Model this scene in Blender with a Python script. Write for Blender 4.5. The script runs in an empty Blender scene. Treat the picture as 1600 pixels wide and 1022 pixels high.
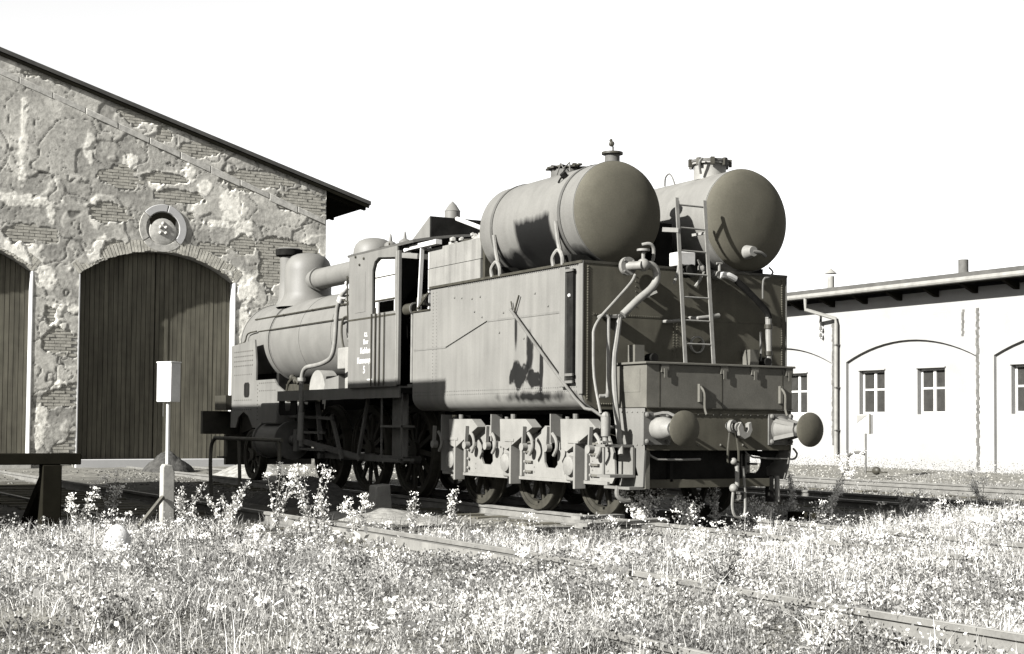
import bpy, bmesh, math, random
import numpy as np
from mathutils import Vector, Matrix
R = math.radians
random.seed(7); RNG = np.random.default_rng(11)
S = bpy.context.scene
COL = S.collection

# ------------------------------------------------------------------ camera, light, exposure
# world frame: +y along the locomotive (towards its front), x to the right, z above the rail heads
YAW, PITCH, ROLL, FPX = R(29.8), math.atan(.04), .0086, 2250.
fw = Vector((math.sin(YAW), math.cos(YAW), 0)); rt = Vector((math.cos(YAW), -math.sin(YAW), 0)); up = Vector((0, 0, 1))
f2 = fw*math.cos(PITCH) + up*math.sin(PITCH); u2 = -fw*math.sin(PITCH) + up*math.cos(PITCH)
r3 = rt*math.cos(ROLL) + u2*math.sin(ROLL); u3 = -rt*math.sin(ROLL) + u2*math.cos(ROLL)
cam = bpy.data.cameras.new('camera'); camo = bpy.data.objects.new('camera', cam); COL.objects.link(camo)
m = Matrix((r3, u3, -f2)).transposed().to_4x4(); m.translation = Vector((-10.11, -13.52, 1.05)); camo.matrix_world = m
cam.sensor_width = 36; cam.lens = FPX/1600*36; cam.clip_end = 2000; cam.clip_start = .05
cam.shift_y = (576.16 - 511)/1600
S.camera = camo
SUN_AZ, SUN_EL = R(10), R(28)          # sun stands over -x, a little towards -y
sdir = Vector((-math.cos(SUN_EL)*math.cos(SUN_AZ), -math.cos(SUN_EL)*math.sin(SUN_AZ), math.sin(SUN_EL)))
w = bpy.data.worlds.new('World'); S.world = w; w.use_nodes = True
nt = w.node_tree; bg = nt.nodes['Background']
sky = nt.nodes.new('ShaderNodeTexSky'); sky.sky_type = 'NISHITA'; sky.sun_disc = False
sky.sun_elevation = SUN_EL; sky.sun_rotation = R(270) - SUN_AZ
sky.dust_density = .4; sky.air_density = 2.0
bw = nt.nodes.new('ShaderNodeRGBToBW'); nt.links.new(sky.outputs[0], bw.inputs[0])
mm = nt.nodes.new('ShaderNodeCombineColor')
for i in range(3): nt.links.new(bw.outputs[0], mm.inputs[i])
nt.links.new(mm.outputs[0], bg.inputs['Color']); bg.inputs['Strength'].default_value = .05
sl = bpy.data.lights.new('sun', 'SUN'); sl.energy = 5.0; sl.angle = R(.5); sl.color = (1, .985, .955)
so = bpy.data.objects.new('sun', sl); COL.objects.link(so); so.rotation_euler = sdir.to_track_quat('Z', 'Y').to_euler()
S.view_settings.view_transform = 'Standard'; S.view_settings.look = 'None'; S.view_settings.gamma = 1
S.view_settings.exposure = 2.3; S.view_settings.use_curve_mapping = False
S.render.engine = 'CYCLES'
S.render.resolution_x, S.render.resolution_y = 1024, 654

# ------------------------------------------------------------------ helpers
WO = {}                                  # world origin of every object
class MB:
    def __init__(s): s.v = []; s.f = []
    def add(s, vs, fs):
        n = len(s.v); s.v += [tuple(q) for q in vs]; s.f += [tuple(i+n for i in q) for q in fs]; return s
    def box(s, x0, x1, y0, y1, z0, z1):
        return s.add([(x0,y0,z0),(x1,y0,z0),(x1,y1,z0),(x0,y1,z0),(x0,y0,z1),(x1,y0,z1),(x1,y1,z1),(x0,y1,z1)],
                     [(0,3,2,1),(4,5,6,7),(0,1,5,4),(1,2,6,5),(2,3,7,6),(3,0,4,7)])
    def obox(s, c, sz, M):
        vs = []
        for dz in (-.5,.5):
            for dx, dy in ((-.5,-.5),(.5,-.5),(.5,.5),(-.5,.5)):
                vs.append(Vector(c) + M @ Vector((dx*sz[0], dy*sz[1], dz*sz[2])))
        return s.add(vs, [(0,3,2,1),(4,5,6,7),(0,1,5,4),(1,2,6,5),(2,3,7,6),(3,0,4,7)])
    def bar(s, p0, p1, a, b, ref=(0,0,1)):
        p0, p1 = Vector(p0), Vector(p1); z = (p1-p0); L = z.length; z.normalize(); rf = Vector(ref)
        if abs(z.dot(rf)) > .98: rf = Vector((1,0,0))
        x = rf.cross(z).normalized(); y = z.cross(x)
        return s.obox((p0+p1)/2, (a, b, L), Matrix((x,y,z)).transposed())
    def cyl(s, p0, p1, r0, r1=None, n=20, cap=True):
        p0, p1 = Vector(p0), Vector(p1); r1 = r0 if r1 is None else r1
        z = (p1-p0).normalized(); x = z.orthogonal().normalized(); y = z.cross(x); vs = []
        for p, r in ((p0,r0),(p1,r1)):
            for i in range(n):
                a = 2*math.pi*i/n; vs.append(p + x*r*math.cos(a) + y*r*math.sin(a))
        fs = [(i, (i+1)%n, n+(i+1)%n, n+i) for i in range(n)]
        if cap: fs += [tuple(range(n-1,-1,-1)), tuple(range(n,2*n))]
        return s.add(vs, fs)
    def lathe(s, prof, o, axis, n=32, close=False):
        o = Vector(o); z = Vector(axis).normalized(); x = z.orthogonal().normalized(); y = z.cross(x); vs = []; fs = []
        for r, h in prof:
            for i in range(n):
                a = 2*math.pi*i/n; vs.append(o + z*h + x*r*math.cos(a) + y*r*math.sin(a))
        k = len(prof); rg = range(k if close else k-1)
        for j in rg:
            j2 = (j+1) % k
            for i in range(n): fs.append((j*n+i, j*n+(i+1)%n, j2*n+(i+1)%n, j2*n+i))
        return s.add(vs, fs)
    def tube(s, pts, r, n=8, smooth=3, cap=True):
        P = [Vector(p) for p in pts]
        if smooth and len(P) > 2:
            Q = []
            for i in range(len(P)-1):
                a = P[max(i-1,0)]; b = P[i]; c = P[i+1]; d = P[min(i+2,len(P)-1)]
                for k in range(smooth+1):
                    t = k/(smooth+1)
                    Q.append(.5*((2*b)+(c-a)*t+(2*a-5*b+4*c-d)*t*t+(3*b-a-3*c+d)*t**3))
            Q.append(P[-1]); P = Q
        vs = []; fs = []; pu = None
        for i, p in enumerate(P):
            t = (P[min(i+1,len(P)-1)]-P[max(i-1,0)]).normalized()
            u = t.orthogonal().normalized() if pu is None else (pu - t*pu.dot(t)).normalized()
            pu = u; v = t.cross(u)
            for k in range(n):
                a = 2*math.pi*k/n; vs.append(p + (u*math.cos(a)+v*math.sin(a))*r)
        for i in range(len(P)-1):
            for k in range(n): fs.append((i*n+k, i*n+(k+1)%n, (i+1)*n+(k+1)%n, (i+1)*n+k))
        if cap: fs += [tuple(range(n-1,-1,-1)), tuple(range((len(P)-1)*n, len(P)*n))]
        return s.add(vs, fs)
    def prism(s, poly, a0, a1, ax):
        k = len(poly)
        def P(u, v, w_):
            return (w_,u,v) if ax == 'x' else ((u,w_,v) if ax == 'y' else (u,v,w_))
        vs = [P(u,v,a0) for u,v in poly] + [P(u,v,a1) for u,v in poly]
        return s.add(vs, [tuple(range(k-1,-1,-1)), tuple(range(k,2*k))] + [(i,(i+1)%k,k+(i+1)%k,k+i) for i in range(k)])
    def ball(s, c, r, n=8, m_=5, sc=(1,1,1)):
        prof = [(r*math.sin(math.pi*j/m_)+1e-4, -r*math.cos(math.pi*j/m_)) for j in range(m_+1)]
        n0 = len(s.v); s.lathe(prof, (0,0,0), (0,0,1), n)
        for i in range(n0, len(s.v)):
            v = s.v[i]; s.v[i] = (c[0]+v[0]*sc[0], c[1]+v[1]*sc[1], c[2]+v[2]*sc[2])
        return s
    def rivet(s, p, ax, r=.011):
        d = {'x':Vector((-1,0,0)),'y':Vector((0,-1,0)),'z':Vector((0,0,1))}[ax] if isinstance(ax,str) else Vector(ax)
        x = d.orthogonal().normalized(); y = d.cross(x); p = Vector(p); vs = []
        for k, (rr, h) in enumerate(((r,0),(r*.72,r*.6))):
            for i in range(6): a = math.pi*i/3; vs.append(p+d*h+(x*math.cos(a)+y*math.sin(a))*rr)
        vs.append(p+d*r*.85)
        return s.add(vs, [(i,(i+1)%6,6+(i+1)%6,6+i) for i in range(6)] + [(6+i,6+(i+1)%6,12) for i in range(6)])
    def build(s, name, mat, parent=None, origin=None, smooth=True, bevel=0, ang=35, recalc=True, **kw):
        po = WO.get(parent.name, Vector((0,0,0))) if parent else Vector((0,0,0))
        og = Vector(origin) if origin is not None else (po.copy() if parent else Vector((0,0,0)))
        me = bpy.data.meshes.new(name)
        me.from_pydata([(v[0]-og.x, v[1]-og.y, v[2]-og.z) for v in s.v], [], s.f)
        return link_mesh(name, me, mat, parent, og, smooth, bevel, ang, recalc, **kw)
def link_mesh(name, me, mat, parent=None, og=None, smooth=True, bevel=0, ang=35, recalc=True, **kw):
    po = WO.get(parent.name, Vector((0,0,0))) if parent else Vector((0,0,0)); og = og if og is not None else po.copy()
    if recalc:
        b = bmesh.new(); b.from_mesh(me); bmesh.ops.recalc_face_normals(b, faces=b.faces); b.to_mesh(me); b.free()
    if smooth:
        me.shade_smooth()
        try: me.set_sharp_from_angle(angle=R(ang))
        except Exception: pass
    me.materials.append(mat)
    o = bpy.data.objects.new(name, me); COL.objects.link(o)
    if parent: o.parent = parent
    o.location = og - po; WO[o.name] = og.copy()
    if bevel:
        md = o.modifiers.new('bevel', 'BEVEL'); md.width = bevel; md.segments = 2; md.limit_method = 'ANGLE'; md.angle_limit = R(40)
    tag(o, **kw); return o
def tag(o, label=None, cat=None, group=None, kind=None):
    if label: o['label'] = label
    if cat: o['category'] = cat
    if group: o['group'] = group
    if kind: o['kind'] = kind
    return o
def thing(name, loc, label, cat, group=None):
    o = bpy.data.objects.new(name, None); o.empty_display_size = .2; COL.objects.link(o); o.location = loc
    WO[o.name] = Vector(loc); return tag(o, label, cat, group)
def copy_tree(o, parent=None, loc=None, rz=None, world=None):
    c = o.copy(); COL.objects.link(c); c.parent = parent
    if loc is not None: c.location = loc
    if rz is not None: c.rotation_euler.z = rz
    for ch in list(o.children): copy_tree(ch, c)
    return c
def plate(outer, holes, a0, a1, ax):
    """flat plate with holes: outline in (u,v), thickness a0..a1 along ax; returns MB"""
    cu = bpy.data.curves.new('t', 'CURVE'); cu.dimensions = '2D'; cu.fill_mode = 'BOTH'; cu.extrude = abs(a1-a0)/2
    for lp in [outer]+holes:
        sp = cu.splines.new('POLY'); sp.points.add(len(lp)-1); sp.use_cyclic_u = True
        for p, q in zip(sp.points, lp): p.co = (q[0], q[1], 0, 1)
    ob = bpy.data.objects.new('t', cu); COL.objects.link(ob)
    dg = bpy.context.evaluated_depsgraph_get(); me = bpy.data.meshes.new_from_object(ob.evaluated_get(dg))
    c = (a0+a1)/2; b = MB(); vs = []
    for v in me.vertices:
        u_, v_, w_ = v.co
        vs.append((c+w_,u_,v_) if ax == 'x' else ((u_,c+w_,v_) if ax == 'y' else (u_,v_,c+w_)))
    b.add(vs, [tuple(p.vertices) for p in me.polygons])
    bpy.data.objects.remove(ob); bpy.data.curves.remove(cu); bpy.data.meshes.remove(me); return b
def arc(cx, cz, r, a0, a1, n=16): return [(cx+r*math.cos(a0+(a1-a0)*i/n), cz+r*math.sin(a0+(a1-a0)*i/n)) for i in range(n+1)]

# value noise (numpy)
def vnoise(x, y, seed=0, oct=4, lac=2.0, gain=.5):
    out = np.zeros_like(x, dtype=float); amp = 1.; tot = 0.; fx, fy = x.astype(float), y.astype(float)
    for o in range(oct):
        g = np.random.default_rng(seed+o*17).random((256,256))
        xi = np.floor(fx).astype(int); yi = np.floor(fy).astype(int); tx = fx-xi; ty = fy-yi
        tx = tx*tx*(3-2*tx); ty = ty*ty*(3-2*ty)
        a = g[yi%256, xi%256]; b = g[yi%256, (xi+1)%256]; c = g[(yi+1)%256, xi%256]; d = g[(yi+1)%256, (xi+1)%256]
        out += amp*((a*(1-tx)+b*tx)*(1-ty)+(c*(1-tx)+d*tx)*ty); tot += amp; amp *= gain; fx = fx*lac+13.7; fy = fy*lac+7.3
    return out/tot
def sstep(a, b, x):
    t = np.clip((x-a)/(b-a), 0, 1); return t*t*(3-2*t)

# ------------------------------------------------------------------ materials (procedural)
def tint(g, t=.05): return (g*(1+t*.42), g, g*(1-t*1.5), 1)
KA = .38                                # the photograph is printed bright: real, rather dark surfaces under a long exposure
def mat(name, g, rough=.85, var=.25, scale=6., fine=60., bump=.15, bd=.01, metal=0., spec=.3, streak=0., t=.05, attr=None, dark=None):
    g *= KA
    M = bpy.data.materials.new(name); M.use_nodes = True; N = M.node_tree.nodes; L = M.node_tree.links
    p = N['Principled BSDF']; p.inputs['Roughness'].default_value = rough; p.inputs['Metallic'].default_value = metal
    p.inputs['Specular IOR Level'].default_value = spec*.45
    geo = N.new('ShaderNodeNewGeometry')
    def noise(sc, det=4, vec=None, sx=None):
        n = N.new('ShaderNodeTexNoise'); n.inputs['Scale'].default_value = sc; n.inputs['Detail'].default_value = det
        if sx:
            mp = N.new('ShaderNodeMapping'); mp.inputs['Scale'].default_value = sx; L.new(geo.outputs['Position'], mp.inputs[0]); L.new(mp.outputs[0], n.inputs['Vector'])
        else: L.new(geo.outputs['Position'], n.inputs['Vector'])
        return n
    def math_(op, a, b):
        k = N.new('ShaderNodeMath'); k.operation = op
        for i, q in enumerate((a, b)):
            if isinstance(q, (int, float)): k.inputs[i].default_value = q
            else: L.new(q, k.inputs[i])
        return k.outputs[0]
    n1 = noise(scale); n2 = noise(fine, 3)
    s = math_('ADD', math_('MULTIPLY', n1.outputs[0], .65), math_('MULTIPLY', n2.outputs[0], .35))
    if streak:
        n3 = noise(1.0, 4, sx=(9, 9, .7)); s = math_('ADD', math_('MULTIPLY', s, 1-streak), math_('MULTIPLY', n3.outputs[0], streak))
    mr = N.new('ShaderNodeMapRange'); mr.inputs['From Min'].default_value = .32; mr.inputs['From Max'].default_value = .68
    mr.inputs['To Min'].default_value = 1-var; mr.inputs['To Max'].default_value = 1+var; L.new(s, mr.inputs['Value'])
    val = mr.outputs[0]
    if attr:
        at = N.new('ShaderNodeAttribute'); at.attribute_name = attr; val = math_('MULTIPLY', val, at.outputs['Fac'])
    if dark: val = math_('MULTIPLY', val, dark(N, L, geo, math_, noise))
    vm = N.new('ShaderNodeVectorMath'); vm.operation = 'SCALE'; vm.inputs[0].default_value = tint(g, t)[:3]; L.new(val, vm.inputs['Scale'])
    L.new(vm.outputs[0], p.inputs['Base Color'])
    if bump:
        bp = N.new('ShaderNodeBump'); bp.inputs['Strength'].default_value = bump; bp.inputs['Distance'].default_value = bd
        L.new(s, bp.inputs['Height']); L.new(bp.outputs[0], p.inputs['Normal'])
    return M
def blot(*spots, depth=.05):
    """stains and painted shade with a shape of their own: each spot (centre, radii, softness, noise scale, drip, amount, boxy)"""
    def f(N, L, geo, mt, noise):
        out = None
        for cx, r, soft, nsc, drip, am, boxy in spots:
            mp = N.new('ShaderNodeMapping'); mp.inputs['Location'].default_value = tuple(-a/b for a, b in zip(cx, r)); mp.inputs['Scale'].default_value = tuple(1/b for b in r)
            L.new(geo.outputs['Position'], mp.inputs[0])
            if boxy:
                sx = N.new('ShaderNodeSeparateXYZ'); L.new(mp.outputs[0], sx.inputs[0])
                d0 = mt('MAXIMUM', mt('ABSOLUTE', sx.outputs[1], 0), mt('ABSOLUTE', sx.outputs[2], 0))
            else:
                ln = N.new('ShaderNodeVectorMath'); ln.operation = 'LENGTH'; L.new(mp.outputs[0], ln.inputs[0]); d0 = ln.outputs['Value']
            n = noise(1., 6, sx=(nsc, nsc, nsc/drip)); d = mt('ADD', d0, mt('MULTIPLY', mt('SUBTRACT', n.outputs[0], .5), am))
            mr = N.new('ShaderNodeMapRange'); mr.inputs['From Min'].default_value = 1-soft; mr.inputs['From Max'].default_value = 1+soft
            mr.inputs['To Min'].default_value = depth; mr.inputs['To Max'].default_value = 1; L.new(d, mr.inputs['Value'])
            out = mr.outputs[0] if out is None else mt('MULTIPLY', out, mr.outputs[0])
        return out
    return f
M_plaster = mat('old render', 1.85, .95, .30, 9., 30., .7, .012, attr='tone', t=.06)
M_brick = mat('weathered brick', 0.5, .95, .35, 7., 40., .5, .006, t=.08)
M_mortar = mat('lime mortar', 0.5, .95, .25, 6., 60., .4, .006)
M_lime = mat('limewash', 0.6, .9, .08, 4., 50., .2, .004, t=.01)
M_vous = mat('arch brick', 0.62, .95, .4, 5., 40., .5, .006, t=.08)
M_stone = mat('dressed stone', 0.6, .9, .35, 9., 50., .4, .008)
M_gate = mat('gate boards', 0.15, .9, .4, 5., 70., .4, .003, streak=.7, t=.15)
M_gatedark = mat('gate backing', 0.05, .9, .3, t=.15)
M_roofd = mat('roof felt', .10, .9, .3, 3., 40., .3, .01)
M_soffit = mat('dark boards and shade', 0.015, .95, .3, streak=.2, spec=.05, t=.2)  # near-black boards; also holds the shade of buffer stop and medallion crescent
M_white = mat('white plaster', 0.385, .9, .12, 1.3, 30., .35, .01, t=.02)
M_frame = mat('white window paint', .72, .6, .08, t=.02)
M_glass = mat('dusty pane', .05, .25, .3, 4., 30., .1, .002, spec=.6)
M_curt = mat('pale curtain', .5, .9, .1)
M_zinc = mat('weathered zinc', 0.3, .6, .2, 5., 50., .2, .003, spec=.4)
M_dkzinc = mat('dark zinc', .14, .7, .3, spec=.3)
M_loco = mat('dusty black paint', 0.185, .62, .22, 2.2, 55., .25, .004, spec=.35, streak=.35)
M_boil = mat('boiler cladding', 0.195, .55, .18, 2.5, 60., .2, .003, spec=.4, streak=.2)
M_oily = mat('oily black steel', 0.05, .5, .4, 8., 60., .3, .004, spec=.4, t=.15)
M_side = mat('dusty frame plate', 0.25, .75, .2, 4., 60., .25, .004, spec=.25, streak=.2)
M_whl = mat('dark wheel steel', 0.045, .7, .4, 8., 60., .3, .004, spec=.3, t=.15)  # one dark tone for all wheels
M_erod = mat('bare eroded brick', 0.14, .95, .4, 8., 40., .5, .006)
M_rail = mat('dusty pale rail', 0.19, .8, .3, 5., 60., .3, .004)
M_chas = mat('chassis steel', 0.16, .7, .25, 6., 60., .3, .004, spec=.3)
M_black = mat('soot and shade black', .02, .9, .4, 8., 60., .3, .01, spec=.05)  # soot, and the painted dark of the oval hole
M_tside = mat('tender side paint', 0.21, .6, .2, 2.0, 55., .3, .004, spec=.35, streak=.45, dark=blot(((-1.46,1.42,1.66),(.3,.20,.15),.12,7.,1.4,2.2,0),((-1.46,1.08,1.60),(.3,.16,.10),.12,8.,1.3,2.2,0),((-1.46,1.17,1.93),(.3,.09,.20),.30,9.,2.,1.8,0),((-1.46,.90,1.72),(.3,.045,.30),.25,11.,3.,2.2,0),((-1.46,1.50,2.22),(.3,.03,.22),.5,9.,4.,1.5,0),((-1.46,1.0,1.40),(.3,.7,.05),.5,7.,2.,2.2,0)))
M_trear_shade = mat('shaded tender rear paint', 0.095, .75, .3, 3.5, 50., .3, .004, spec=.25, streak=.35, t=.15)  # darker copy of the tender paint: shade of the rear put into the colour
M_tank = mat('tank steel', 0.19, .6, .22, 1.6, 60., .25, .004, spec=.35, streak=.3, dark=blot(((-1.35,1.15,3.10),(.5,.40,.42),.10,7.,6.,.42,1),((-1.3,1.9,3.05),(.6,.5,.14),.4,6.,4.,1.6,1),((-1.2,.45,3.0),(.6,.3,.10),.5,7.,3.,1.8,0),depth=.03))  # tar stain, with the shade under the tank painted along its lower side
M_tank2 = mat('pale tank steel', 0.21, .6, .25, 1.8, 60., .25, .004, spec=.35, streak=.3)
M_cap_shade = mat('shaded tank end steel', 0.108, .8, .25, 1.8, 60., .2, .004, spec=.2, t=.15)  # darker copy of the tank steel: shade of the end faces is in the colour
M_box = mat('tool chest steel', 0.135, .75, .25, 4., 70., .3, .004, spec=.25, t=.09)
M_pipe = mat('pale pipe', 0.245, .55, .2, 9., 60., .1, .002, spec=.4)
M_wood = mat('weathered planks', 0.23, .9, .35, 3., 60., .4, .005, streak=.5)
M_paint = mat('whitewashed sheet', .66, .7, .1, 4., 40., .1, .002, t=.02)
M_coal = mat('coal', .05, .7, .6, 12., 50., .6, .02, spec=.4, t=.15)
M_rust = mat('rail steel', .13, .75, .35, 5., 60., .3, .004, t=.1)
M_railtop = mat('polished rail head', .42, .45, .2, 4., 60., .1, .002, spec=.5)
M_sleep = mat('sleeper oak', .12, .95, .35, 4., 50., .5, .008, streak=.2, t=.15)
M_conc = mat('concrete', .38, .95, .25, 7., 60., .4, .006)
M_gravel = mat('pale gravel', .33, .95, .5, 9., 60., .6, .02)
M_slag = mat('slag', .07, .95, .6, 9., 50., .7, .03)
M_stonewhite = mat('whitewashed stone', .8, .9, .1, 8., 40., .5, .01, t=.01)
M_text = mat('white lettering', .75, .7, .15, 12., 80., 0, .001, t=.02)
M_enamel = mat('pale grey cabinet', 0.75, .6, .15, 7., 60., .2, .002, t=.02)
# ------------------------------------------------------------------ ground
def gh(x, y):
    x = np.asarray(x, float); y = np.asarray(y, float)
    d = np.hypot(x+10.11, y+13.52)
    h = -.14 - .30*sstep(10.5, 5.5, d)
    near = np.exp(-((x+.0)/1.6)**2)
    h = h + .10*sstep(14, 21, y)*sstep(12, 8, x) + .15*sstep(14, 17.5, x)
    h = h + .05*(vnoise(x*.5+40, y*.5+40, 3, 3)-.5) + .03*(vnoise(x*2.2+90, y*2.2+90, 5, 3)-.5)
    return h
def lerp_axis(breaks):
    out = []
    for a, b, st in breaks: out += list(np.arange(a, b, st))
    return np.array(out + [breaks[-1][1]])
gx = lerp_axis([(-400,-40,30),(-40,-14,2),(-14,22,.16),(22,60,2),(60,400,34)])
gy = lerp_axis([(-300,-40,26),(-40,-14,2),(-14,24,.16),(24,60,2),(60,600,45)])
X, Y = np.meshgrid(gx, gy); Z = gh(X, Y)
fine = (np.abs(X-4) < 18.5) & (np.abs(Y-5) < 19.5)
Z = Z + np.where(fine, .02*(vnoise(X*7+20, Y*7+20, 8, 2)-.5), 0)
nx, ny = len(gx), len(gy)
vs = np.stack([X.ravel(), Y.ravel(), Z.ravel()], 1)
i = np.arange(nx-1)[None,:] + nx*np.arange(ny-1)[:,None]; i = i.ravel()
fs = np.stack([i, i+1, i+nx+1, i+nx], 1)
def np_mesh(name, vs, fs):
    me = bpy.data.meshes.new(name); me.vertices.add(len(vs)); me.vertices.foreach_set('co', np.asarray(vs, np.float32).ravel())
    k = fs.shape[1]; me.loops.add(fs.size); me.loops.foreach_set('vertex_index', fs.astype(np.int32).ravel())
    me.polygons.add(len(fs)); me.polygons.foreach_set('loop_start', (np.arange(len(fs))*k).astype(np.int32))
    try: me.polygons.foreach_set('loop_total', np.full(len(fs), k, np.int32))
    except Exception: pass
    me.update(calc_edges=True); me.validate(); return me
def set_tone(me, t):
    a = me.attributes.new('tone', 'FLOAT', 'POINT'); a.data.foreach_set('value', np.asarray(t, np.float32))
def grass_mask(x, y):
    """1 where the meadow grows, 0 on the cinders round the tracks"""
    n = (vnoise(x*.9+5, y*.9+5, 21, 3)-.5)*1.3
    e = np.interp(x, [-9,-7,-5.2,-4.3,-3.6,-2.6,-1.2,0,2,4,7,10,14], [2.2,1.9,1.9,1.6,-.2,-.5,-.9,-.95,-.6,.4,.2,-.6,-2])
    g = sstep(.35, -.45, y-e+n*.6)
    return g
tone = .10 + .12*sstep(.2,.9,grass_mask(X,Y))*fine
tone = tone + .16*np.exp(-((X+1.25)/.35)**2)*sstep(0,1.5,Y)*sstep(6.5,4.5,Y)              # sandy strip beside the near rail
tone = tone + .12*sstep(12.5,14,X)*sstep(-6,0,Y) + .10*sstep(15,18,Y)*sstep(6,3,X) + .05*(vnoise(X*.7,Y*.7,33,3)-.5)
tone = np.where(fine, tone, .2)
tone = tone*(.65+.7*vnoise(X*3+9, Y*3+9, 41, 3))
me = np_mesh('ground', vs, fs); set_tone(me, tone.ravel())
M_ground = mat('cinders and soil', 1.0, .97, .45, 7., 45., .8, .02, attr='tone', t=.08)
link_mesh('ground', me, M_ground, smooth=True, recalc=False, ang=180, kind='structure')

# ------------------------------------------------------------------ tracks
def rail_profile(x, z=0.):
    return [(x-.0625,z-.14),(x+.0625,z-.14),(x+.0625,z-.13),(x+.012,z-.115),(x+.009,z-.045),(x+.034,z-.035),(x+.034,z-.004),(x+.028,z),(x-.028,z),(x-.034,z-.004),(x-.034,z-.035),(x-.009,z-.045),(x-.012,z-.115),(x-.0625,z-.13)]
def track(cx, y0, y1, label, ys0, ys1, shift=0.):
    t = thing('railway_track', (cx, y0, 0), label, 'track', 'tracks leading to the engine shed')
    for s in (-1,1):
        b = MB(); x = cx+s*.7525; dz = -.10 if (shift and s < 0) else 0
        pr = rail_profile(0); k = len(pr); ys = [y0 + (y1-y0)*i/24 for i in range(25)]
        for j, yy in enumerate(ys):
            off = shift*(1-(yy-y0)/(y1-y0))
            b.v += [(x+off+u, yy, v+dz-(.035*float(sstep(-2.5,-6.5,yy)) if shift else 0)) for u, v in pr]
            if j: b.f += [((j-1)*k+i, (j-1)*k+(i+1)%k, j*k+(i+1)%k, j*k+i) for i in range(k)]
        b.f += [tuple(range(k-1,-1,-1)), tuple(range((len(ys)-1)*k, len(ys)*k))]
        o = b.build('rail', M_rail, t); o.data.materials.append(M_railtop)
        for p in o.data.polygons:
            if abs(p.center.x-(cx-cx)) < 9 and p.normal.z > .95 and p.center.z > -.003+dz-.07 and abs(p.normal.z) > .9: p.material_index = 1
    me0 = None; n = int((ys1-ys0)/.65)
    for q in range(n):
        yy = ys0+q*.65
        if me0 is None:
            o = MB().box(-1.25,1.25,-.125,.125,-.30,-.122).build('sleeper', M_sleep, None, bevel=0); me0 = o.data; o.parent = t
        else:
            o = bpy.data.objects.new('sleeper', me0); COL.objects.link(o); o.parent = t
        off = shift*(1-(yy-y0)/(y1-y0))
        o.location = (off*1.0+random.uniform(-.04,.04), yy-y0, random.uniform(-.012,.004)); o.rotation_euler.z = random.uniform(-.015,.015)
    return t
track(0, -5, 21.6, 'track of dark rails under the locomotive and tender running to the middle gate', .3, 21)
track(-4.98, -9, 21.6, 'track left of the locomotive running out of the grass to the left gate', 0, 21, shift=.35)
track(5.8, -6, 40, 'track in the open behind the tender between the rails and the white building', -1, 26)
track(10.6, -9, 40, 'farthest track close along the low white building', -2, 26)

# ------------------------------------------------------------------ engine shed
YS = 22.0; ARC_R = 3.2; ARC_Z = 2.15; HALF = 1.975; SPR = 4.667
DOORS = [0.06, -4.97, -10.0]
A0 = math.acos(HALF/ARC_R)
shed = thing('engine_shed', (-5, YS, 0), 'old brick engine shed with crumbling render, arched plank gates and a dark sloping roof', 'building')
def roofz(x): return 10.27 - .297*abs(x+5.0)
def gable_poly(x0=-14.5, x1=4.5): return [(x0,-.3),(x1,-.3),(x1,roofz(x1)-.12),(-5.0,roofz(-5)-.12),(x0,roofz(x0)-.12)]
def arch_hole(c, ex=0.): return [(c+HALF+ex,-.2)] + arc(c, ARC_Z, ARC_R+ex, A0, math.pi-A0, 18) + [(c-HALF-ex,-.2)]
plate(gable_poly(), [arch_hole(c) for c in DOORS], YS+.012, YS+.45, 'y').build('gable_wall', M_mortar, shed)
MB().box(4.05,4.5,YS+.45,YS+30,-.3,7.3).build('side_wall', M_brick, shed)
MB().box(-14.5,-14.05,YS+.45,YS+30,-.3,7.3).build('side_wall', M_brick, shed)
MB().box(-14.5,4.5,YS+29.6,YS+30,-.3,7.3).build('rear_wall', M_brick, shed)
# roof: two slopes with thickness and a front overhang
for sx in (1,-1):
    b = MB(); xe = -5+sx*10.75; ze = roofz(xe)
    b.prism([(-5,10.27),(xe,ze),(xe,ze-.10),(-5,10.17)], YS-.11, YS+30.4, 'y'); b.build('roof', M_roofd, shed)
    b = MB(); b.prism([(-5,10.168),(xe-sx*.05,ze-.10),(xe-sx*.05,ze-.19),(-5,10.08)], YS-.09, YS-.06, 'y'); b.build('barge_board', M_soffit, shed)
    b = MB(); b.prism([(xe-sx*1.26,ze+.374-.103),(xe-sx*.02,ze-.103),(xe-sx*.02,ze-.14),(xe-sx*1.26,ze+.374-.14)], YS-.055, YS+30, 'y'); b.build('soffit', M_soffit, shed)
    for q in range(12):
        MB().prism([(xe-sx*1.24,ze+.36-.143),(xe-sx*.06,ze-.125),(xe-sx*.06,ze-.22),(xe-sx*1.24,ze+.20-.143)], YS+.1+q*2.2, YS+.22+q*2.2, 'y').build('rafter', M_soffit, shed)
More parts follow.
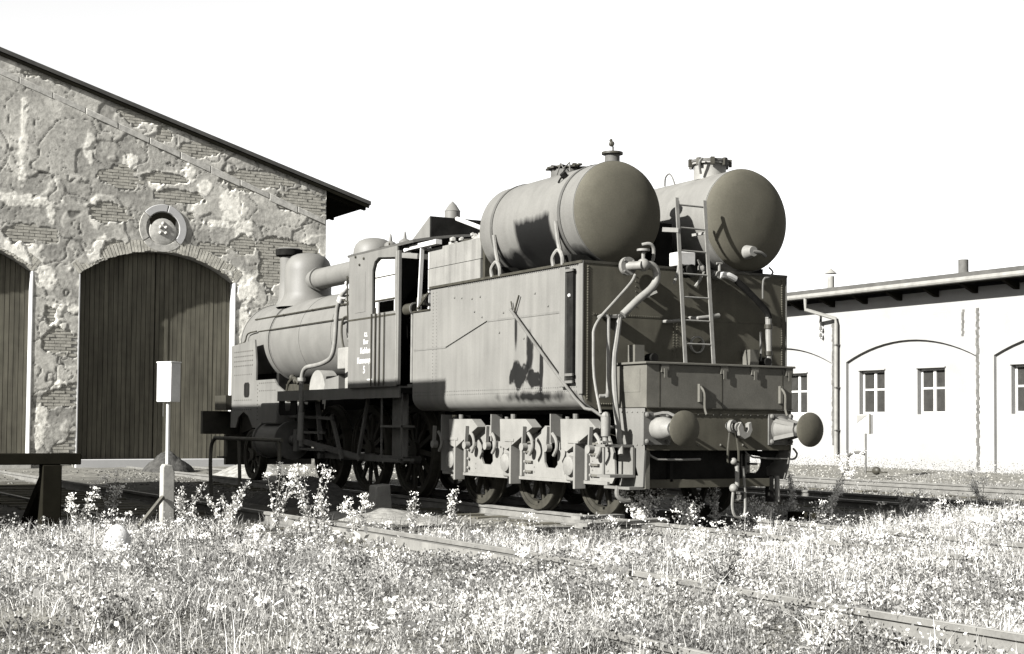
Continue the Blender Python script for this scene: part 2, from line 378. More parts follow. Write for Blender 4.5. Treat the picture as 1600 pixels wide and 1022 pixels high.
# blobs measured on the wall: (x, z, rx, rz)
def ell(x, z, L, soft=.35, nz=0.):
    out = np.zeros_like(x)
    for a, c, rx, rz in L:
        d = np.sqrt(((x-a)/rx)**2+((z-c)/rz)**2) + nz
        out = np.maximum(out, sstep(1+soft, 1-soft, d))
    return out
BRICKS = [(4.0,6.9,.9,.3),(2.5,7.35,.8,.24),(1.0,8.0,.7,.16),(3.1,5.6,.5,.3),(1.4,5.45,.5,.18),(3.0,4.9,.4,.45),(3.9,4.5,.35,.25),(.6,6.75,.6,.16),(-1.2,6.2,.45,.22),(-.9,5.3,.5,.2),(-3.2,5.55,.7,.22),
          (-.3,8.7,.8,.22),(-2.4,9.45,.9,.2),(-1.1,7.1,.5,.22),(2.15,5.65,.35,.22),(-2.3,3.0,.4,.35),(-2.2,1.7,.45,.25),(-2.0,.35,.5,.45),(4.0,3.4,.4,.5),(3.6,5.6,.8,.25),(.2,7.2,.5,.12),(-3.5,2.4,.2,.5)]
WHITES = [(-1.72,7.75,.11,.40),(-.72,7.55,.17,.20),(-.05,7.1,.16,.22),(.75,7.35,.20,.24),(-1.55,6.15,.14,.36),(-3.3,6.35,.75,.13),(-2.6,6.1,.13,.3),(-3.3,7.8,.1,.95),(1.95,6.6,.32,.42),(2.15,5.95,.24,.42),(1.45,6.15,.48,.09),
          (2.3,4.6,.38,.42),(2.35,3.45,.36,.55),(2.15,2.6,.2,.5),(-3.25,5.15,.42,.34),(-2.7,4.55,.25,.25),(-2.45,3.45,.2,.18),(-2.15,2.85,.13,.1),(-2.3,1.95,.16,.2),(-1.4,5.25,.35,.35),(-2.8,.9,.2,.5),(2.3,1.6,.25,.6),(-2.15,3.8,.3,.12),(1.2,7.05,.2,.2),(.45,5.3,.4,.1)]
gx2 = np.arange(-14.5, 4.501, .03); gz2 = np.arange(-.1, 10.2, .03)
for c in DOORS:                                     # snap columns of vertices to the jambs
    for e in (c-HALF, c+HALF): gx2[np.argmin(abs(gx2-e))] = e
gx2[-1] = 4.498
X, Z = np.meshgrid(gx2, gz2)
n1 = vnoise(X*1.1+3, Z*1.1+3, 51, 4); n2 = vnoise(X*3.1+8, Z*3.1+8, 61, 4); n3 = vnoise(X*9, Z*9, 71, 3)
wob = (n2-.5)*1.5+(n3-.5)*.5
brick = ell(X, Z, BRICKS, .06, wob)
brick = np.maximum(brick, sstep(.76,.77,n1)*(Z > 1))
top = sstep(.478,.488, vnoise(X*.7+30, Z*.9+30, 81, 3) + .035*(n3-.5))          # where the top coat survives
white = ell(X, Z, WHITES, .10, (n2-.5)*1.4+(n3-.5)*.9)*(.72+.5*(n1-.3))
patch = sstep(.0,.02, .5-np.abs(vnoise(X*1.6+60, Z*1.6+60, 91, 2)-.5)*10)*0
crk = np.abs(vnoise(X*.9+70, Z*.9+70, 101, 3)-.5); crack = sstep(.007,.003,crk)
crk2 = np.abs(vnoise(X*1.5+20, Z*1.5+10, 107, 3)-.52); crack = np.maximum(crack, sstep(.006,.003,crk2))
n4 = vnoise(X*17+3, Z*17+3, 77, 3); H = .006 + .012*top + .005*np.round(white) + .003*(n2-.5) + .007*(n4-.5)*(1.5-top)
H = H - crack*.012
H = np.where(brick > .5, -.03, H)
tn = .27 + .07*top + .20*(n1-.5) + .14*(n2-.5)
tn = tn*(1-.5*crack)
tn = tn*(1-white) + .66*white
tn = np.where((vnoise(X*2.3+5, Z*2.3+15, 111, 3) > .62) & (white < .3), tn*1.2, tn)
Zr = np.minimum(Z, (10.27-.297*np.abs(X+5.0))-.1)
top_ok = Z <= (10.27-.297*np.abs(X+5.0))-.1+.03
vs = np.stack([X.ravel(), (YS-H).ravel(), Zr.ravel()], 1); nx = len(gx2); nz_ = len(gz2)
i = (np.arange(nx-1)[None,:] + nx*np.arange(nz_-1)[:,None]); cx_ = (X[:-1,:-1]+X[1:,1:])/2; cz_ = (Z[:-1,:-1]+Z[1:,1:])/2
keep = top_ok[:-1,:-1]
for c in DOORS:
    ins = (np.abs(cx_-c) < HALF) & ((cz_ < SPR) | (np.hypot(cx_-c, cz_-ARC_Z) < ARC_R+.06))
    keep &= ~ins
i = i[keep]; fs = np.stack([i, i+1, i+nx+1, i+nx], 1)
me = np_mesh('render_coat', vs, fs); set_tone(me, tn.ravel())
bb = bmesh.new(); bb.from_mesh(me); bmesh.ops.delete(bb, geom=[v for v in bb.verts if not v.link_faces], context='VERTS'); bb.to_mesh(me); bb.free()
o = link_mesh('render_coat', me, M_plaster, shed, Vector((0,0,0)), smooth=False, recalc=False)
# bricks laid bare where the render has fallen off
b = MB(); rows = int(10.2/.075)
gi = lambda arr, x, z: arr[int(np.clip(round((z+.1)/.03),0,nz_-1)), int(np.clip(round((x+14.5)/.03),0,nx-1))]
for r in range(rows):
    z0 = -.05 + r*.075
    for k in range(int(10.1/.262)):
        x0 = -5.6 + k*.262 + (.131 if r%2 else 0)
        xc, zc = x0+.125, z0+.033
        if xc > 4.36 or zc > roofz(xc)-.15: continue
        if max(gi(brick, xc+d, zc) for d in (-.1,0,.1)) < .5: continue
        if any(abs(xc-c) < HALF+.13 and (zc < SPR+.1 or math.hypot(xc-c, zc-ARC_Z) < ARC_R+.3) for c in DOORS): continue
        j = random.uniform(-.006,.005); b.box(x0, x0+.25, YS-.003+j, YS+.03, z0, z0+.063)
b.build('brickwork', M_brick, shed, smooth=False, recalc=False, kind='stuff')
# arches, planks, reveals
for c in DOORS:
    n = 54
    for k in range(n):
        a = A0 + (math.pi-2*A0)*(k+.5)/n; rm = ARC_R+.15+random.uniform(-.02,.015)
        M_ = Matrix.Rotation(-(a-math.pi/2), 3, 'Y')
        y0 = YS-.010-random.uniform(0,.008)
        MB().obox((c+rm*math.cos(a), (y0+YS+.1)/2, ARC_Z+rm*math.sin(a)), (.067, YS+.1-y0, .30), M_).build('voussoir', M_vous, shed, smooth=False)
    g = MB().box(c-HALF-.1,c+HALF+.1,YS+.42,YS+.5,.1,5.4).build('gate', M_gatedark, shed)
    npk = 34; pw = 2*HALF/npk
    for k in range(npk):
        x0 = c-HALF+k*pw; xa, xb = x0+.006, x0+pw-.006; e = random.uniform(-.006,.006)
        if k in (16,): xb -= .012
        if k in (17,): xa += .012
        def zt(x): return ARC_Z+math.sqrt(max(ARC_R**2-(x-c)**2,0))-.01
        MB().prism([(xa,.16),(xb,.16),(xb,zt(xb)),(xa,zt(xa))], YS+.36+e, YS+.415, 'y').build('plank', M_gate, g, smooth=False)
    for s in (-1,1): MB().box(min(c+s*HALF,c+s*(HALF-.025)),max(c+s*HALF,c+s*(HALF-.025)),YS-.03,YS+.355,.16,SPR).build('reveal', M_lime, shed)
    MB().box(c-HALF-.02,c+HALF+.02,YS-.14,YS+.35,-.1,.158).build('threshold', M_lime if c == DOORS[0] else M_stone, shed, bevel=.01)
# raking string course
for sx in (1,-1):
    p = lambda x: 9.86-.355*abs(x+5.0)
    for q in range(12):
        xa = -5+sx*(q*.79+.01); xb = -5+sx*(min((q+1)*.79,9.49)-.01)
        pr = .032+random.uniform(-.006,.006); th = .17+random.uniform(-.03,.02)
        MB().prism([(xa,p(xa)),(xb,p(xb)),(xb,p(xb)-th),(xa,p(xa)-th)], YS-pr, YS+.01, 'y').build('string_course', M_stone, shed, bevel=.012)
# round medallion above each gate: broken ring and a disc with four pierced lobes
for c in DOORS[:2]:
    zc = 5.93; cx = c+.06
    for k, (a0, a1) in enumerate(((-40,75),(78,140),(143,215),(217,318))):
        pts = arc(cx, zc, .60, R(a0), R(a1), 12) + arc(cx, zc, .42, R(a1), R(a0), 12)
        MB().prism(pts, YS-.035+.005*k, YS, 'y').build('ring_piece', M_lime if k < 2 else M_stone, shed, bevel=.01)
    MB().lathe([(.001,.02),(.25,.015),(.34,.0),(.37,-.03)], (cx,YS-.02,zc-.08), (0,-1,0), 28).build('medallion', M_stone, shed)
    MB().prism(arc(cx,zc,.40,R(35),R(150),10)+[(cx-.3,zc+.05),(cx+.3,zc+.05)], YS-.022, YS, 'y').build('recess_shade', M_soffit, shed)  # raised dark plate, shade of a hollow put into its colour
    for k in range(4):
        a = R(45+90*k); MB().ball((cx+.1*math.cos(a),YS-.04,zc-.05+.1*math.sin(a)), .045, 10, 6).build('lobe', M_stone, shed)
    MB().ball((cx,YS-.03,zc+.12), .05, 10, 6).build('lobe', M_stone, shed)

# ------------------------------------------------------------------ low white building on the right
XB = 18.0
lb = thing('workshop_building', (XB,12,0), 'long low whitewashed workshop with blind arches, small four pane windows and a flat eave', 'building')
bays = [(16.76,12.05),(11.51,6.8),(22.0,17.35),(6.26,1.55),(27.2,22.5)]
def bay(y1, y0):
    cy = (y0+y1)/2; h = (y1-y0)/2; rise = .52; r = (h*h+rise*rise)/(2*rise); zc = 2.92+rise-r; a = math.acos(h/r)
    return [(y1,-.2)] + arc(cy, zc, r, a, math.pi-a, 16) + [(y0,-.2)]
win = [(16.33,15.36),(14.16,13.2),(11.05,10.08),(9.0,8.03),(19.45,18.48),(21.6,20.63),(5.8,4.83),(3.6,2.63)]
WZ = (1.46, 2.67)
plate([(-4,-.3),(30,-.3),(30,4.66),(-4,4.66)], [bay(*q) for q in bays], XB, XB+.09, 'x').build('wall', M_white, lb)
plate([(-4,-.3),(30,-.3),(30,4.66),(-4,4.66)], [[(a,WZ[0]),(a,WZ[1]),(b_,WZ[1]),(b_,WZ[0])] for a,b_ in win], XB+.095, XB+.45, 'x').build('inner_wall', M_white, lb)
MB().box(XB+.45,XB+9,-4,-3.6,-.3,4.66).box(XB+.45,XB+9,29.6,30,-.3,4.66).box(XB+8.6,XB+9,-3.6,29.6,-.3,4.66).build('end_wall', M_white, lb)
MB().prism([(XB-.62,4.86),(XB+9.6,5.5),(XB+9.6,5.62),(XB-.62,4.98)], -4.4, 30.4, 'y').build('roof', M_roofd, lb)
MB().prism([(XB-.56,4.72),(XB+9.5,5.36),(XB+9.5,5.50),(XB-.56,4.858)], -4.3, 30.3, 'y').build('soffit', M_soffit, lb)
gut = MB().tube([(XB-.69,-4.3,4.78),(XB-.69,30.2,4.80)], .075, 10, 0).build('gutter', M_zinc, lb)
for q in range(26):
    yy = -3.6+q*1.3
    MB().prism([(XB-.58,4.70),(XB+.0,4.70),(XB+.0,4.50),(XB-.1,4.50)], yy, yy+.10, 'y').build('rafter_end', M_soffit, lb)
for (a, b_) in win:
    f = MB(); x0, x1 = XB+.24, XB+.30
    f.box(x0,x1,b_+.002,b_+.06,WZ[0]+.002,WZ[1]-.002).box(x0,x1,a-.06,a-.002,WZ[0]+.002,WZ[1]-.002)
    f.box(x0,x1,b_+.06,a-.06,WZ[0]+.002,WZ[0]+.07).box(x0,x1,b_+.06,a-.06,WZ[1]-.06,WZ[1]-.002)
    cy = (a+b_)/2; cz = (WZ[0]+WZ[1])/2+.08
    f.box(x0-.01,x1-.002,cy-.045,cy+.045,WZ[0]+.07,WZ[1]-.06).box(x0+.01,x1-.01,b_+.06,cy-.045,cz-.025,cz+.025).box(x0+.01,x1-.01,cy+.045,a-.06,cz-.025,cz+.025)
    wd = f.build('window', M_frame, lb)
    for (ya, yb) in ((b_+.06,cy-.045),(cy+.045,a-.06)):
        for (za, zb) in ((WZ[0]+.07,cz-.025),(cz+.025,WZ[1]-.06)):
            MB().box(XB+.265,XB+.275,ya,yb,za,zb).build('pane', M_glass, wd, smooth=False)
    MB().box(XB+.05,XB+.094,b_-.03,a+.03,WZ[1]+.0,WZ[1]+.03).build('lintel_drip', M_white, wd)
    MB().box(XB+.40,XB+.42,b_+.1,cy-.1,WZ[0]+.1,cz+random.uniform(-.2,.2)).build('curtain', M_curt, wd)
# eroded strips where the plaster of the pier edges is gone
for yy, z0, z1, wdt in ((17.27,.6,4.05,.10),(12.02,.05,4.10,.09),(12.50,3.44,4.10,.07)):
    b = MB(); z = z0
    while z < z1:
        j = random.uniform(-.02,.02); b.box(XB-.012+random.uniform(-.006,.004),XB+.02,yy-wdt/2+j,yy+wdt/2+j,z,z+.066); z += .068
    b.build('brick_strip', M_erod, lb, smooth=False, kind='stuff')
dp = MB().tube([(XB-.69,17.67,4.74),(XB-.68,17.67,4.42),(XB-.10,17.08,4.16),(XB-.10,17.05,4.0)], .055, 10, 0).tube([(XB-.10,17.05,4.02),(XB-.10,17.05,-.1)], .06, 10, 0).build('downpipe', M_zinc, lb)
for z in (3.4,2.2,1.0): MB().box(XB-.17,XB,16.98,17.12,z,z+.03).build('pipe_clip', M_dkzinc, dp)
for k in range(3):
    z = 3.62+k*.2
    ins = MB().tube([(XB,17.67,z),(XB-.12,17.67,z),(XB-.12,17.67,z+.06)], .010, 6, 0).lathe([(.001,.16),(.03,.15),(.035,.10),(.045,.06),(.045,.05),(.001,.05)], (XB-.12,17.67,z), (0,0,1), 10).build('insulator', M_dkzinc, lb)
sp = MB().cyl((XB+.2,17.6,4.9),(XB+.2,17.6,5.42),.10).build('stove_pipe', M_zinc, lb)
MB().lathe([(.001,.16),(.17,.0),(.17,-.01),(.001,.0)], (XB+.2,17.6,5.50), (0,0,1), 16).build('conical_cap', M_zinc, sp)
MB().cyl((XB+.4,12.85,4.9),(XB+.4,12.85,5.45),.13).build('stove_pipe', M_dkzinc, lb)
# brick store out of the picture to the left: its shade lies over the engine's wheels
st = thing('coal_store', (-10,7,0), 'plain windowless brick store standing left of the tracks', 'building')
MB().box(-12.5,-8.3,2.3,13.2,-.4,5.13).build('wall', M_brick, st)
MB().box(-12.7,-8.15,2.15,13.35,5.13,5.27).build('roof', M_roofd, st)
# ------------------------------------------------------------------ wheels
def wheel(parent, name, c, dia, nsp, mt=None, rim=M_whl, side=-1):
    c = Vector(c); mt = mt or M_chas; r = dia/2; ax = (side,0,0)
    w_ = MB().cyl(c+Vector((-side*.07,0,0)), c+Vector((side*.07,0,0)), .13 if dia > 1.1 else .10, None, 20).lathe([(r-.115,-.04),(r-.115,.05),(r-.062,.05),(r-.062,-.04)], c, ax, 48, close=True).build(name, mt, parent, origin=c)
    MB().lathe([(r-.060,-.06),(r-.060,.062),(r-.01,.062),(r,.045),(r+.0,-.04),(r+.028,-.05),(r+.028,-.075),(r-.06,-.075)], c, ax, 48, close=True).build('tyre', rim, w_, origin=c)
    me0 = None
    for k in range(nsp):
        if me0 is None:
            b = MB(); h = r-.11
            b.add([(-.028,-.04,.09),(.028,-.04,.09),(.028,.04,.09),(-.028,.04,.09),(-.02,-.028,h),(.02,-.028,h),(.02,.028,h),(-.02,.028,h)],
                  [(0,3,2,1),(4,5,6,7),(0,1,5,4),(1,2,6,5),(2,3,7,6),(3,0,4,7)])
            o = b.build('spoke', mt, None, origin=(0,0,0)); me0 = o.data
        else: o = bpy.data.objects.new('spoke', me0); COL.objects.link(o)
        o.parent = w_; o.location = (0,0,0); o.rotation_euler = (2*math.pi*k/nsp+.1, 0, 0)
    return w_
# ------------------------------------------------------------------ tender
td = thing('locomotive_tender', (0,2,0), 'riveted steel tender behind the locomotive, with buffers, rear tool chest and lit outside frames', 'tender')
def body_poly(zt):
    h = 1.46; return [(-h,zt),(-h,1.45)] + [(-h+.2-.2*math.cos(t),1.45-.2*math.sin(t)) for t in [R(15*i) for i in range(1,7)]] + [(h-.2+.2*math.sin(t),1.45-.2*math.cos(t)) for t in [R(15*i) for i in range(0,7)]] + [(h,zt)]
# side sheets and rear sheet are parts of their own
tb = MB().prism(body_poly(2.88), .03, 3.80, 'y').prism(body_poly(2.60), 3.80, 4.33, 'y').build('tank_body', M_tside, td, bevel=0)
MB().prism([(-1.457,2.9),(-1.457,1.44),(-1.40,1.32),(-1.28,1.25),(1.28,1.25),(1.40,1.32),(1.457,1.44),(1.457,2.9)], -.004, .03, 'y').build('rear_sheet', M_trear_shade, td)
MB().box(-1.475,-1.462,-.012,.075,1.42,2.91).box(1.462,1.475,-.012,.075,1.42,2.91).build('corner_angle', M_loco, td)
MB().box(-1.485,-1.43,-.01,3.80,2.885,2.915).box(1.43,1.485,-.01,3.80,2.885,2.915).box(-1.43,1.43,-.012,.04,2.885,2.915).build('top_rim', M_oily, td)
MB().box(-1.478,-1.44,3.80,4.33,2.60,2.62).box(1.44,1.478,3.80,4.33,2.60,2.62).build('front_rim', M_oily, td)
# seams and rivets
b = MB()
def rline(p0, p1, n, ax, r=.009):
    for k in range(n):
        t = (k+.5)/n; b.rivet([p0[j]+(p1[j]-p0[j])*t for j in range(3)], ax, r)
XS = -1.462
rline((XS,3.3,2.87),(XS,.1,2.87),64,'x'); rline((XS,3.34,2.083),(XS,4.3,2.083),20,'x',.007)
rline((XS,3.33,2.073),(XS,2.21,2.363),26,'x',.007); rline((XS,2.21,2.363),(XS,.45,2.363),38,'x',.007)
for zz in (1.50,1.455): rline((XS,4.3,zz),(XS,.1,zz),84,'x',.008)
rline((XS,3.72,1.5),(XS,3.72,2.85),30,'x'); rline((XS,3.62,1.5),(XS,3.62,2.85),30,'x',.007)
for yy,zz in ((2.4,2.68),(2.62,2.67),(1.05,2.62),(2.35,2.42),(2.55,2.5),(2.9,2.7),(3.1,2.72),(1.3,2.1),(1.9,2.2),(.75,2.45),(1.8,2.44)): b.rivet((XS,yy,zz),'x',.016)
b.build('rivets', M_loco, td, kind='stuff', smooth=False)
b = MB(); YR = -.005
for s in (-1,1):
    rline((s*1.40,YR,1.35),(s*1.40,YR,2.86),52,'y',.014); 
rline((-1.33,YR,2.32),(.2,YR,2.32),48,'y',.010); rline((.9,YR,2.32),(1.33,YR,2.32),14,'y',.010)
rline((-1.28,YR,1.31),(-1.04,YR,1.31),8,'y',.012); rline((-.22,YR,1.85),(-.22,YR,2.3),14,'y',.009); rline((-.17,YR,1.85),(-.17,YR,2.3),14,'y',.009)
rline((-.75,YR,2.4),(-.75,YR,2.8),7,'y',.009)
b.build('rivets', M_trear_shade, td, kind='stuff', smooth=False)
b = MB()                                                 # butt straps under the rivet rows
b.box(-1.466,-1.461,.45,2.21,2.35,2.376).box(-1.466,-1.461,3.33,4.3,2.07,2.096)
b.bar((-1.4635,3.33,2.083),(-1.4635,2.21,2.363),.005,.026,(1,0,0)); b.build('butt_strap', M_loco, td)
MB().box(-1.33,1.33,-.009,-.0045,2.305,2.335).build('butt_strap', M_trear_shade, td)
# water gauge recess on the side
g = MB().box(-1.50,-1.462,.15,.28,1.55,2.83).build('gauge_channel', M_black, td)
MB().box(-1.525,-1.463,.285,.40,1.50,2.86).build('gauge_plate', M_loco, g, bevel=.004)
MB().ball((-1.51,.21,2.53), .022, 8, 5).build('gauge_knob', M_paint, g)
for z in (1.54,2.80,1.62): MB().box(-1.52,-1.50,.13,.30,z,z+.03).build('clip', M_chas, g)
# brake rod down the side
rd = MB().tube([(-1.52,1.53,2.46),(-1.52,.06,1.37),(-1.47,-.22,1.24),(-1.40,-.36,1.15)], .018, 8, 2).build('side_rod', M_chas, td)
MB().bar((-1.49,1.50,2.40),(-1.49,1.38,2.62),.014,.018).bar((-1.49,1.57,2.56),(-1.49,1.52,2.42),.010,.014).build('rod_bracket', M_oily, rd)
cp = MB().cyl((-1.40,-.38,1.16),(-1.40,-.38,.95),.055,.05).cyl((-1.40,-.38,.95),(-1.40,-.38,.86),.03).box(-1.46,-1.34,-.41,-.35,.88,.90).ball((-1.40,-.38,1.17),.05).build('pipe_coupling', M_pipe, td)
# thin pipes on the rear sheet
def rp(name, pts, r, m_=None, par=None, sm=2): return MB().tube(pts, r, 8, sm).build(name, m_ or M_pipe, par or td)
rp('thin_pipe', [(-.84,-.12,2.78),(-.90,-.12,2.68),(-1.15,-.14,2.44),(-1.34,-.16,2.26),(-1.43,-.18,2.13),(-1.45,-.20,2.0),(-1.45,-.22,1.6),(-1.44,-.34,1.2)], .016)
vp = rp('vent_pipe', [(-1.27,-.03,2.28),(-1.265,-.13,2.30),(-1.225,-.15,2.27),(-1.22,-.15,2.18),(-1.22,-.15,1.46),(-1.235,-.12,1.40),(-1.30,-.10,1.395)], .022)
MB().box(-1.23,-1.0,-.15,-.01,2.27,2.30).build('stay', M_chas, vp)
lp = rp('lower_pipe', [(-1.06,-.13,2.28),(-1.115,-.15,2.0),(-1.15,-.16,1.8),(-1.16,-.20,1.4),(-1.16,-.28,1.0),(-1.19,-.36,.86),(-1.21,-.40,.75)], .034)
MB().tube([(-1.06,-.01,2.29),(-1.06,-.16,2.29)],.03,8,0).cyl((-1.16,-.2,1.05),(-1.36,-.2,1.05),.02).build('pipe_clamp', M_chas, lp)
# oval hand hole and small handles between the ladder rails
MB().lathe([(.085,-.01),(.085,.02),(.10,.02),(.10,-.01)], (.10,-.03,2.02), (0,-1,0), 24, close=True).build('ring_handle', M_pipe, td)
MB().tube([(.0,-.02,2.33),(.02,-.16,2.32),(.22,-.18,2.35)],.022,8,1).cyl((.20,-.18,2.35),(.30,-.18,2.36),.03).build('spout', M_pipe, td)
MB().tube([(-.38,-.02,2.27),(-.33,-.14,2.27),(-.18,-.14,2.29)],.02,8,1).build('spout', M_pipe, td)
MB().box(-.72,-.62,-.10,-.004,2.53,2.56).bar((-.66,-.06,2.54),(-.54,-.12,2.60),.03,.03).build('bracket', M_pipe, td)
# headstock, tool chest
hs = MB().box(-1.03,1.03,-.60,-.52,.80,1.262).build('headstock', M_trear_shade, td)
sp_ = plate([(-.60,1.262),(-.60,.80),(-.585,.62),(-.57,.40),(-.12,.40),(-.10,.46),(-.22,.50),(-.30,.62),(-.26,.78),(-.1,.84),(-.1,1.262)], [[(-.48,.52),(-.42,.66),(-.36,.52)]], -1.035, -1.012, 'x').build('side_plate', M_loco, td)
sp2 = plate([(-.60,1.262),(-.60,.80),(-.57,.62),(-.5,.46),(-.12,.46),(-.1,.84),(-.1,1.262)], [], 1.012, 1.035, 'x').build('side_plate', M_loco, td)
b = MB()
for z in (1.22,.86):
    for k in range(5): b.rivet((-1.036,-.16-.1*k,z),'x',.013)
b.build('rivets', M_loco, sp_, kind='stuff', smooth=False)
b = MB()
for k in range(19): b.rivet((-.95+.106*k,-.602,1.20),'y',.015)
for k in (0,1,2,6,9,12,16,18): b.rivet((-.95+.106*k,-.602,.86),'y',.015)
b.build('rivets', M_box, hs, kind='stuff', smooth=False)
gp = plate([(-.93,.79),(.80,.79),(.98,.79),(.90,.66),(.80,.60),(.80,.42),(-.93,.42)], [arc(.57,.67,.16,R(-60),R(60),6)+arc(.57,.67,.16,R(110),R(250),8)], -.44, -.42, 'y').build('guard_plate', M_black, td)
MB().box(-.95,.80,-.50,-.44,.38,.475).build('guard_bar', M_trear_shade, td, bevel=.004)
MB().box(-1.008,-.952,-.58,-.44,.38,.8).build('guard_post', M_box, td)
MB().box(.80,.86,-.50,-.42,.2,.5).build('guard_post', M_black, td)
ch = MB().box(-1.03,1.03,-.62,-.03,1.268,1.745).build('tool_chest', M_box, td, bevel=.006)
MB().box(-1.06,1.06,-.65,-.01,1.747,1.772).build('lid', M_box, ch, bevel=.005)
MB().box(-1.034,-1.029,-.50,-.12,1.44,1.70).build('door_panel', M_box, ch)
for x in (-.84,-.02,.42,.93): MB().box(x,x+.10,-.64,-.616,1.66,1.755).box(x+.03,x+.07,-.65,-.64,1.60,1.70).build('hinge', M_box, ch)
for x in (-.86,.0,.88): MB().box(x,x+.008,-.623,-.6185,1.28,1.74).build('seam', M_oily, ch)
MB().box(-1.03,1.03,-.632,-.622,1.262,1.275).build('lower_edge', M_oily, ch)
for x in (-.88,.77): 
    MB().box(x,x+.13,-.18,-.04,1.774,1.98).build('lamp_iron', M_box, ch); MB().cyl((x+.26,-.06,1.84),(x+.26,-.2,1.84),.05,None,14).build('knob', M_black, ch)
for x, s in ((-.30,1),(.86,-1)):
    hk = MB().tube([(x-.02,-.64,1.52),(x-.0,-.70,1.44),(x+.02,-.68,1.28),(x+.03,-.70,1.20)],.014,6,2).box(x-.035,x+.0,-.66,-.62,1.34,1.54).build('lamp_hook', M_box, td)
# rear buffers
for s in (-1,1):
    x = s*.875
    c = (x,-.6,1.04)
    bs = MB().lathe([(.001,0),(.115,0),(.125,.05),(.13,.12),(.118,.2),(.085,.29),(.078,.30),(.001,.30)] if s < 0 else [(.001,0),(.155,0),(.155,.02),(.135,.03),(.10,.16),(.078,.30),(.001,.30)], c, (0,-1,0), 24).build('buffer_case', M_pipe if s < 0 else M_loco, td)
    MB().box(x-.19,x+.17,-.618,-.6,.86,1.22).build('base_plate', M_chas, bs, bevel=.004)
    MB().lathe([(.055,.29),(.052,.40),(.05,.47),(.06,.49)], c, (0,-1,0), 20).build('plunger', M_loco, bs)
    if s > 0:
        for a in (45,135,225,315):
            d = Vector((math.cos(R(a)),0,math.sin(R(a)))); MB().bar(Vector(c)+d*.15+Vector((0,-.01,0)), Vector(c)+d*.075+Vector((0,-.30,0)), .03, .045).build('rib', M_loco, bs)
    else:
        MB().tube([(x-.05,-.62,1.19),(x+.05,-.74,1.21),(x+.13,-.88,1.12)],.018,6,2).build('strap', M_chas, bs)
    MB().lathe([(.06,.48),(.18,.485),(.195,.50),(.195,.512),(.17,.53),(.10,.55),(.03,.556),(.001,.557)], c, (0,-1,0), 36).build('buffer_head', M_trear_shade, bs)
    for dx in (-.15,.13):
        for dz in (-.14,.15): MB().ball((x+dx,-.63,1.04+dz),.028,8,5).build('bolt', M_chas, bs)
# drawhook with screw coupling hanging down
hkp = [(-.06,1.12),(-.10,1.06),(-.08,.97),(-.01,.93),(.06,.96),(.10,1.03),(.08,1.12),(.045,1.10),(.05,1.04),(.02,1.0),(-.02,1.02),(-.03,1.07)]
hk = MB().prism([(z_*1.0+.2 , y_) for z_, y_ in [(p[0],p[1]) for p in hkp]], -.80, -.74, 'y').cyl((.12,-.60,1.08),(.12,-.78,1.06),.05,None,12).build('draw_hook', M_pipe, td)
MB().lathe([(.045,-.02),(.045,.02),(.075,.02),(.075,-.02)], (.06,-.74,1.07), (.3,-1,0), 18, close=True).build('shackle', M_pipe, hk)
for s in (-.075,.075):
    MB().tube([(.10+s*.6,-.70,1.0),(.09+s,-.72,.80),(.09+s,-.72,.66)],.014,6,1).build('link', M_oily, hk)
MB().ball((.08,-.74,.68),.04,10,6).ball((.08,-.74,.38),.05,10,6).cyl((.13,-.74,.66),(.13,-.74,.40),.026,None,10).build('coupling_screw', M_pipe, hk)
MB().tube([(.08,-.74,.38),(.06,-.74,.20),(.09,-.74,.08),(.17,-.74,.05),(.24,-.74,.10),(.24,-.74,.35),(.21,-.74,.62)],.016,6,2).build('chain_loop', M_pipe, hk)
MB().tube([(-.93,-.52,.78),(-.83,-.56,.70),(-.25,-.56,.70)],.014,6,1).build('hose_rail', M_pipe, td)
MB().tube([(.42,-.52,.80),(.5,-.56,.72),(1.0,-.56,.70),(1.12,-.56,.70),(1.16,-.56,.76),(1.10,-.56,.82)],.012,6,1).build('hose_rail', M_chas, td)
MB().tube([(.95,-.45,.5),(.95,-.46,.20)],.03,8,0).build('stand_pipe', M_pipe, td)
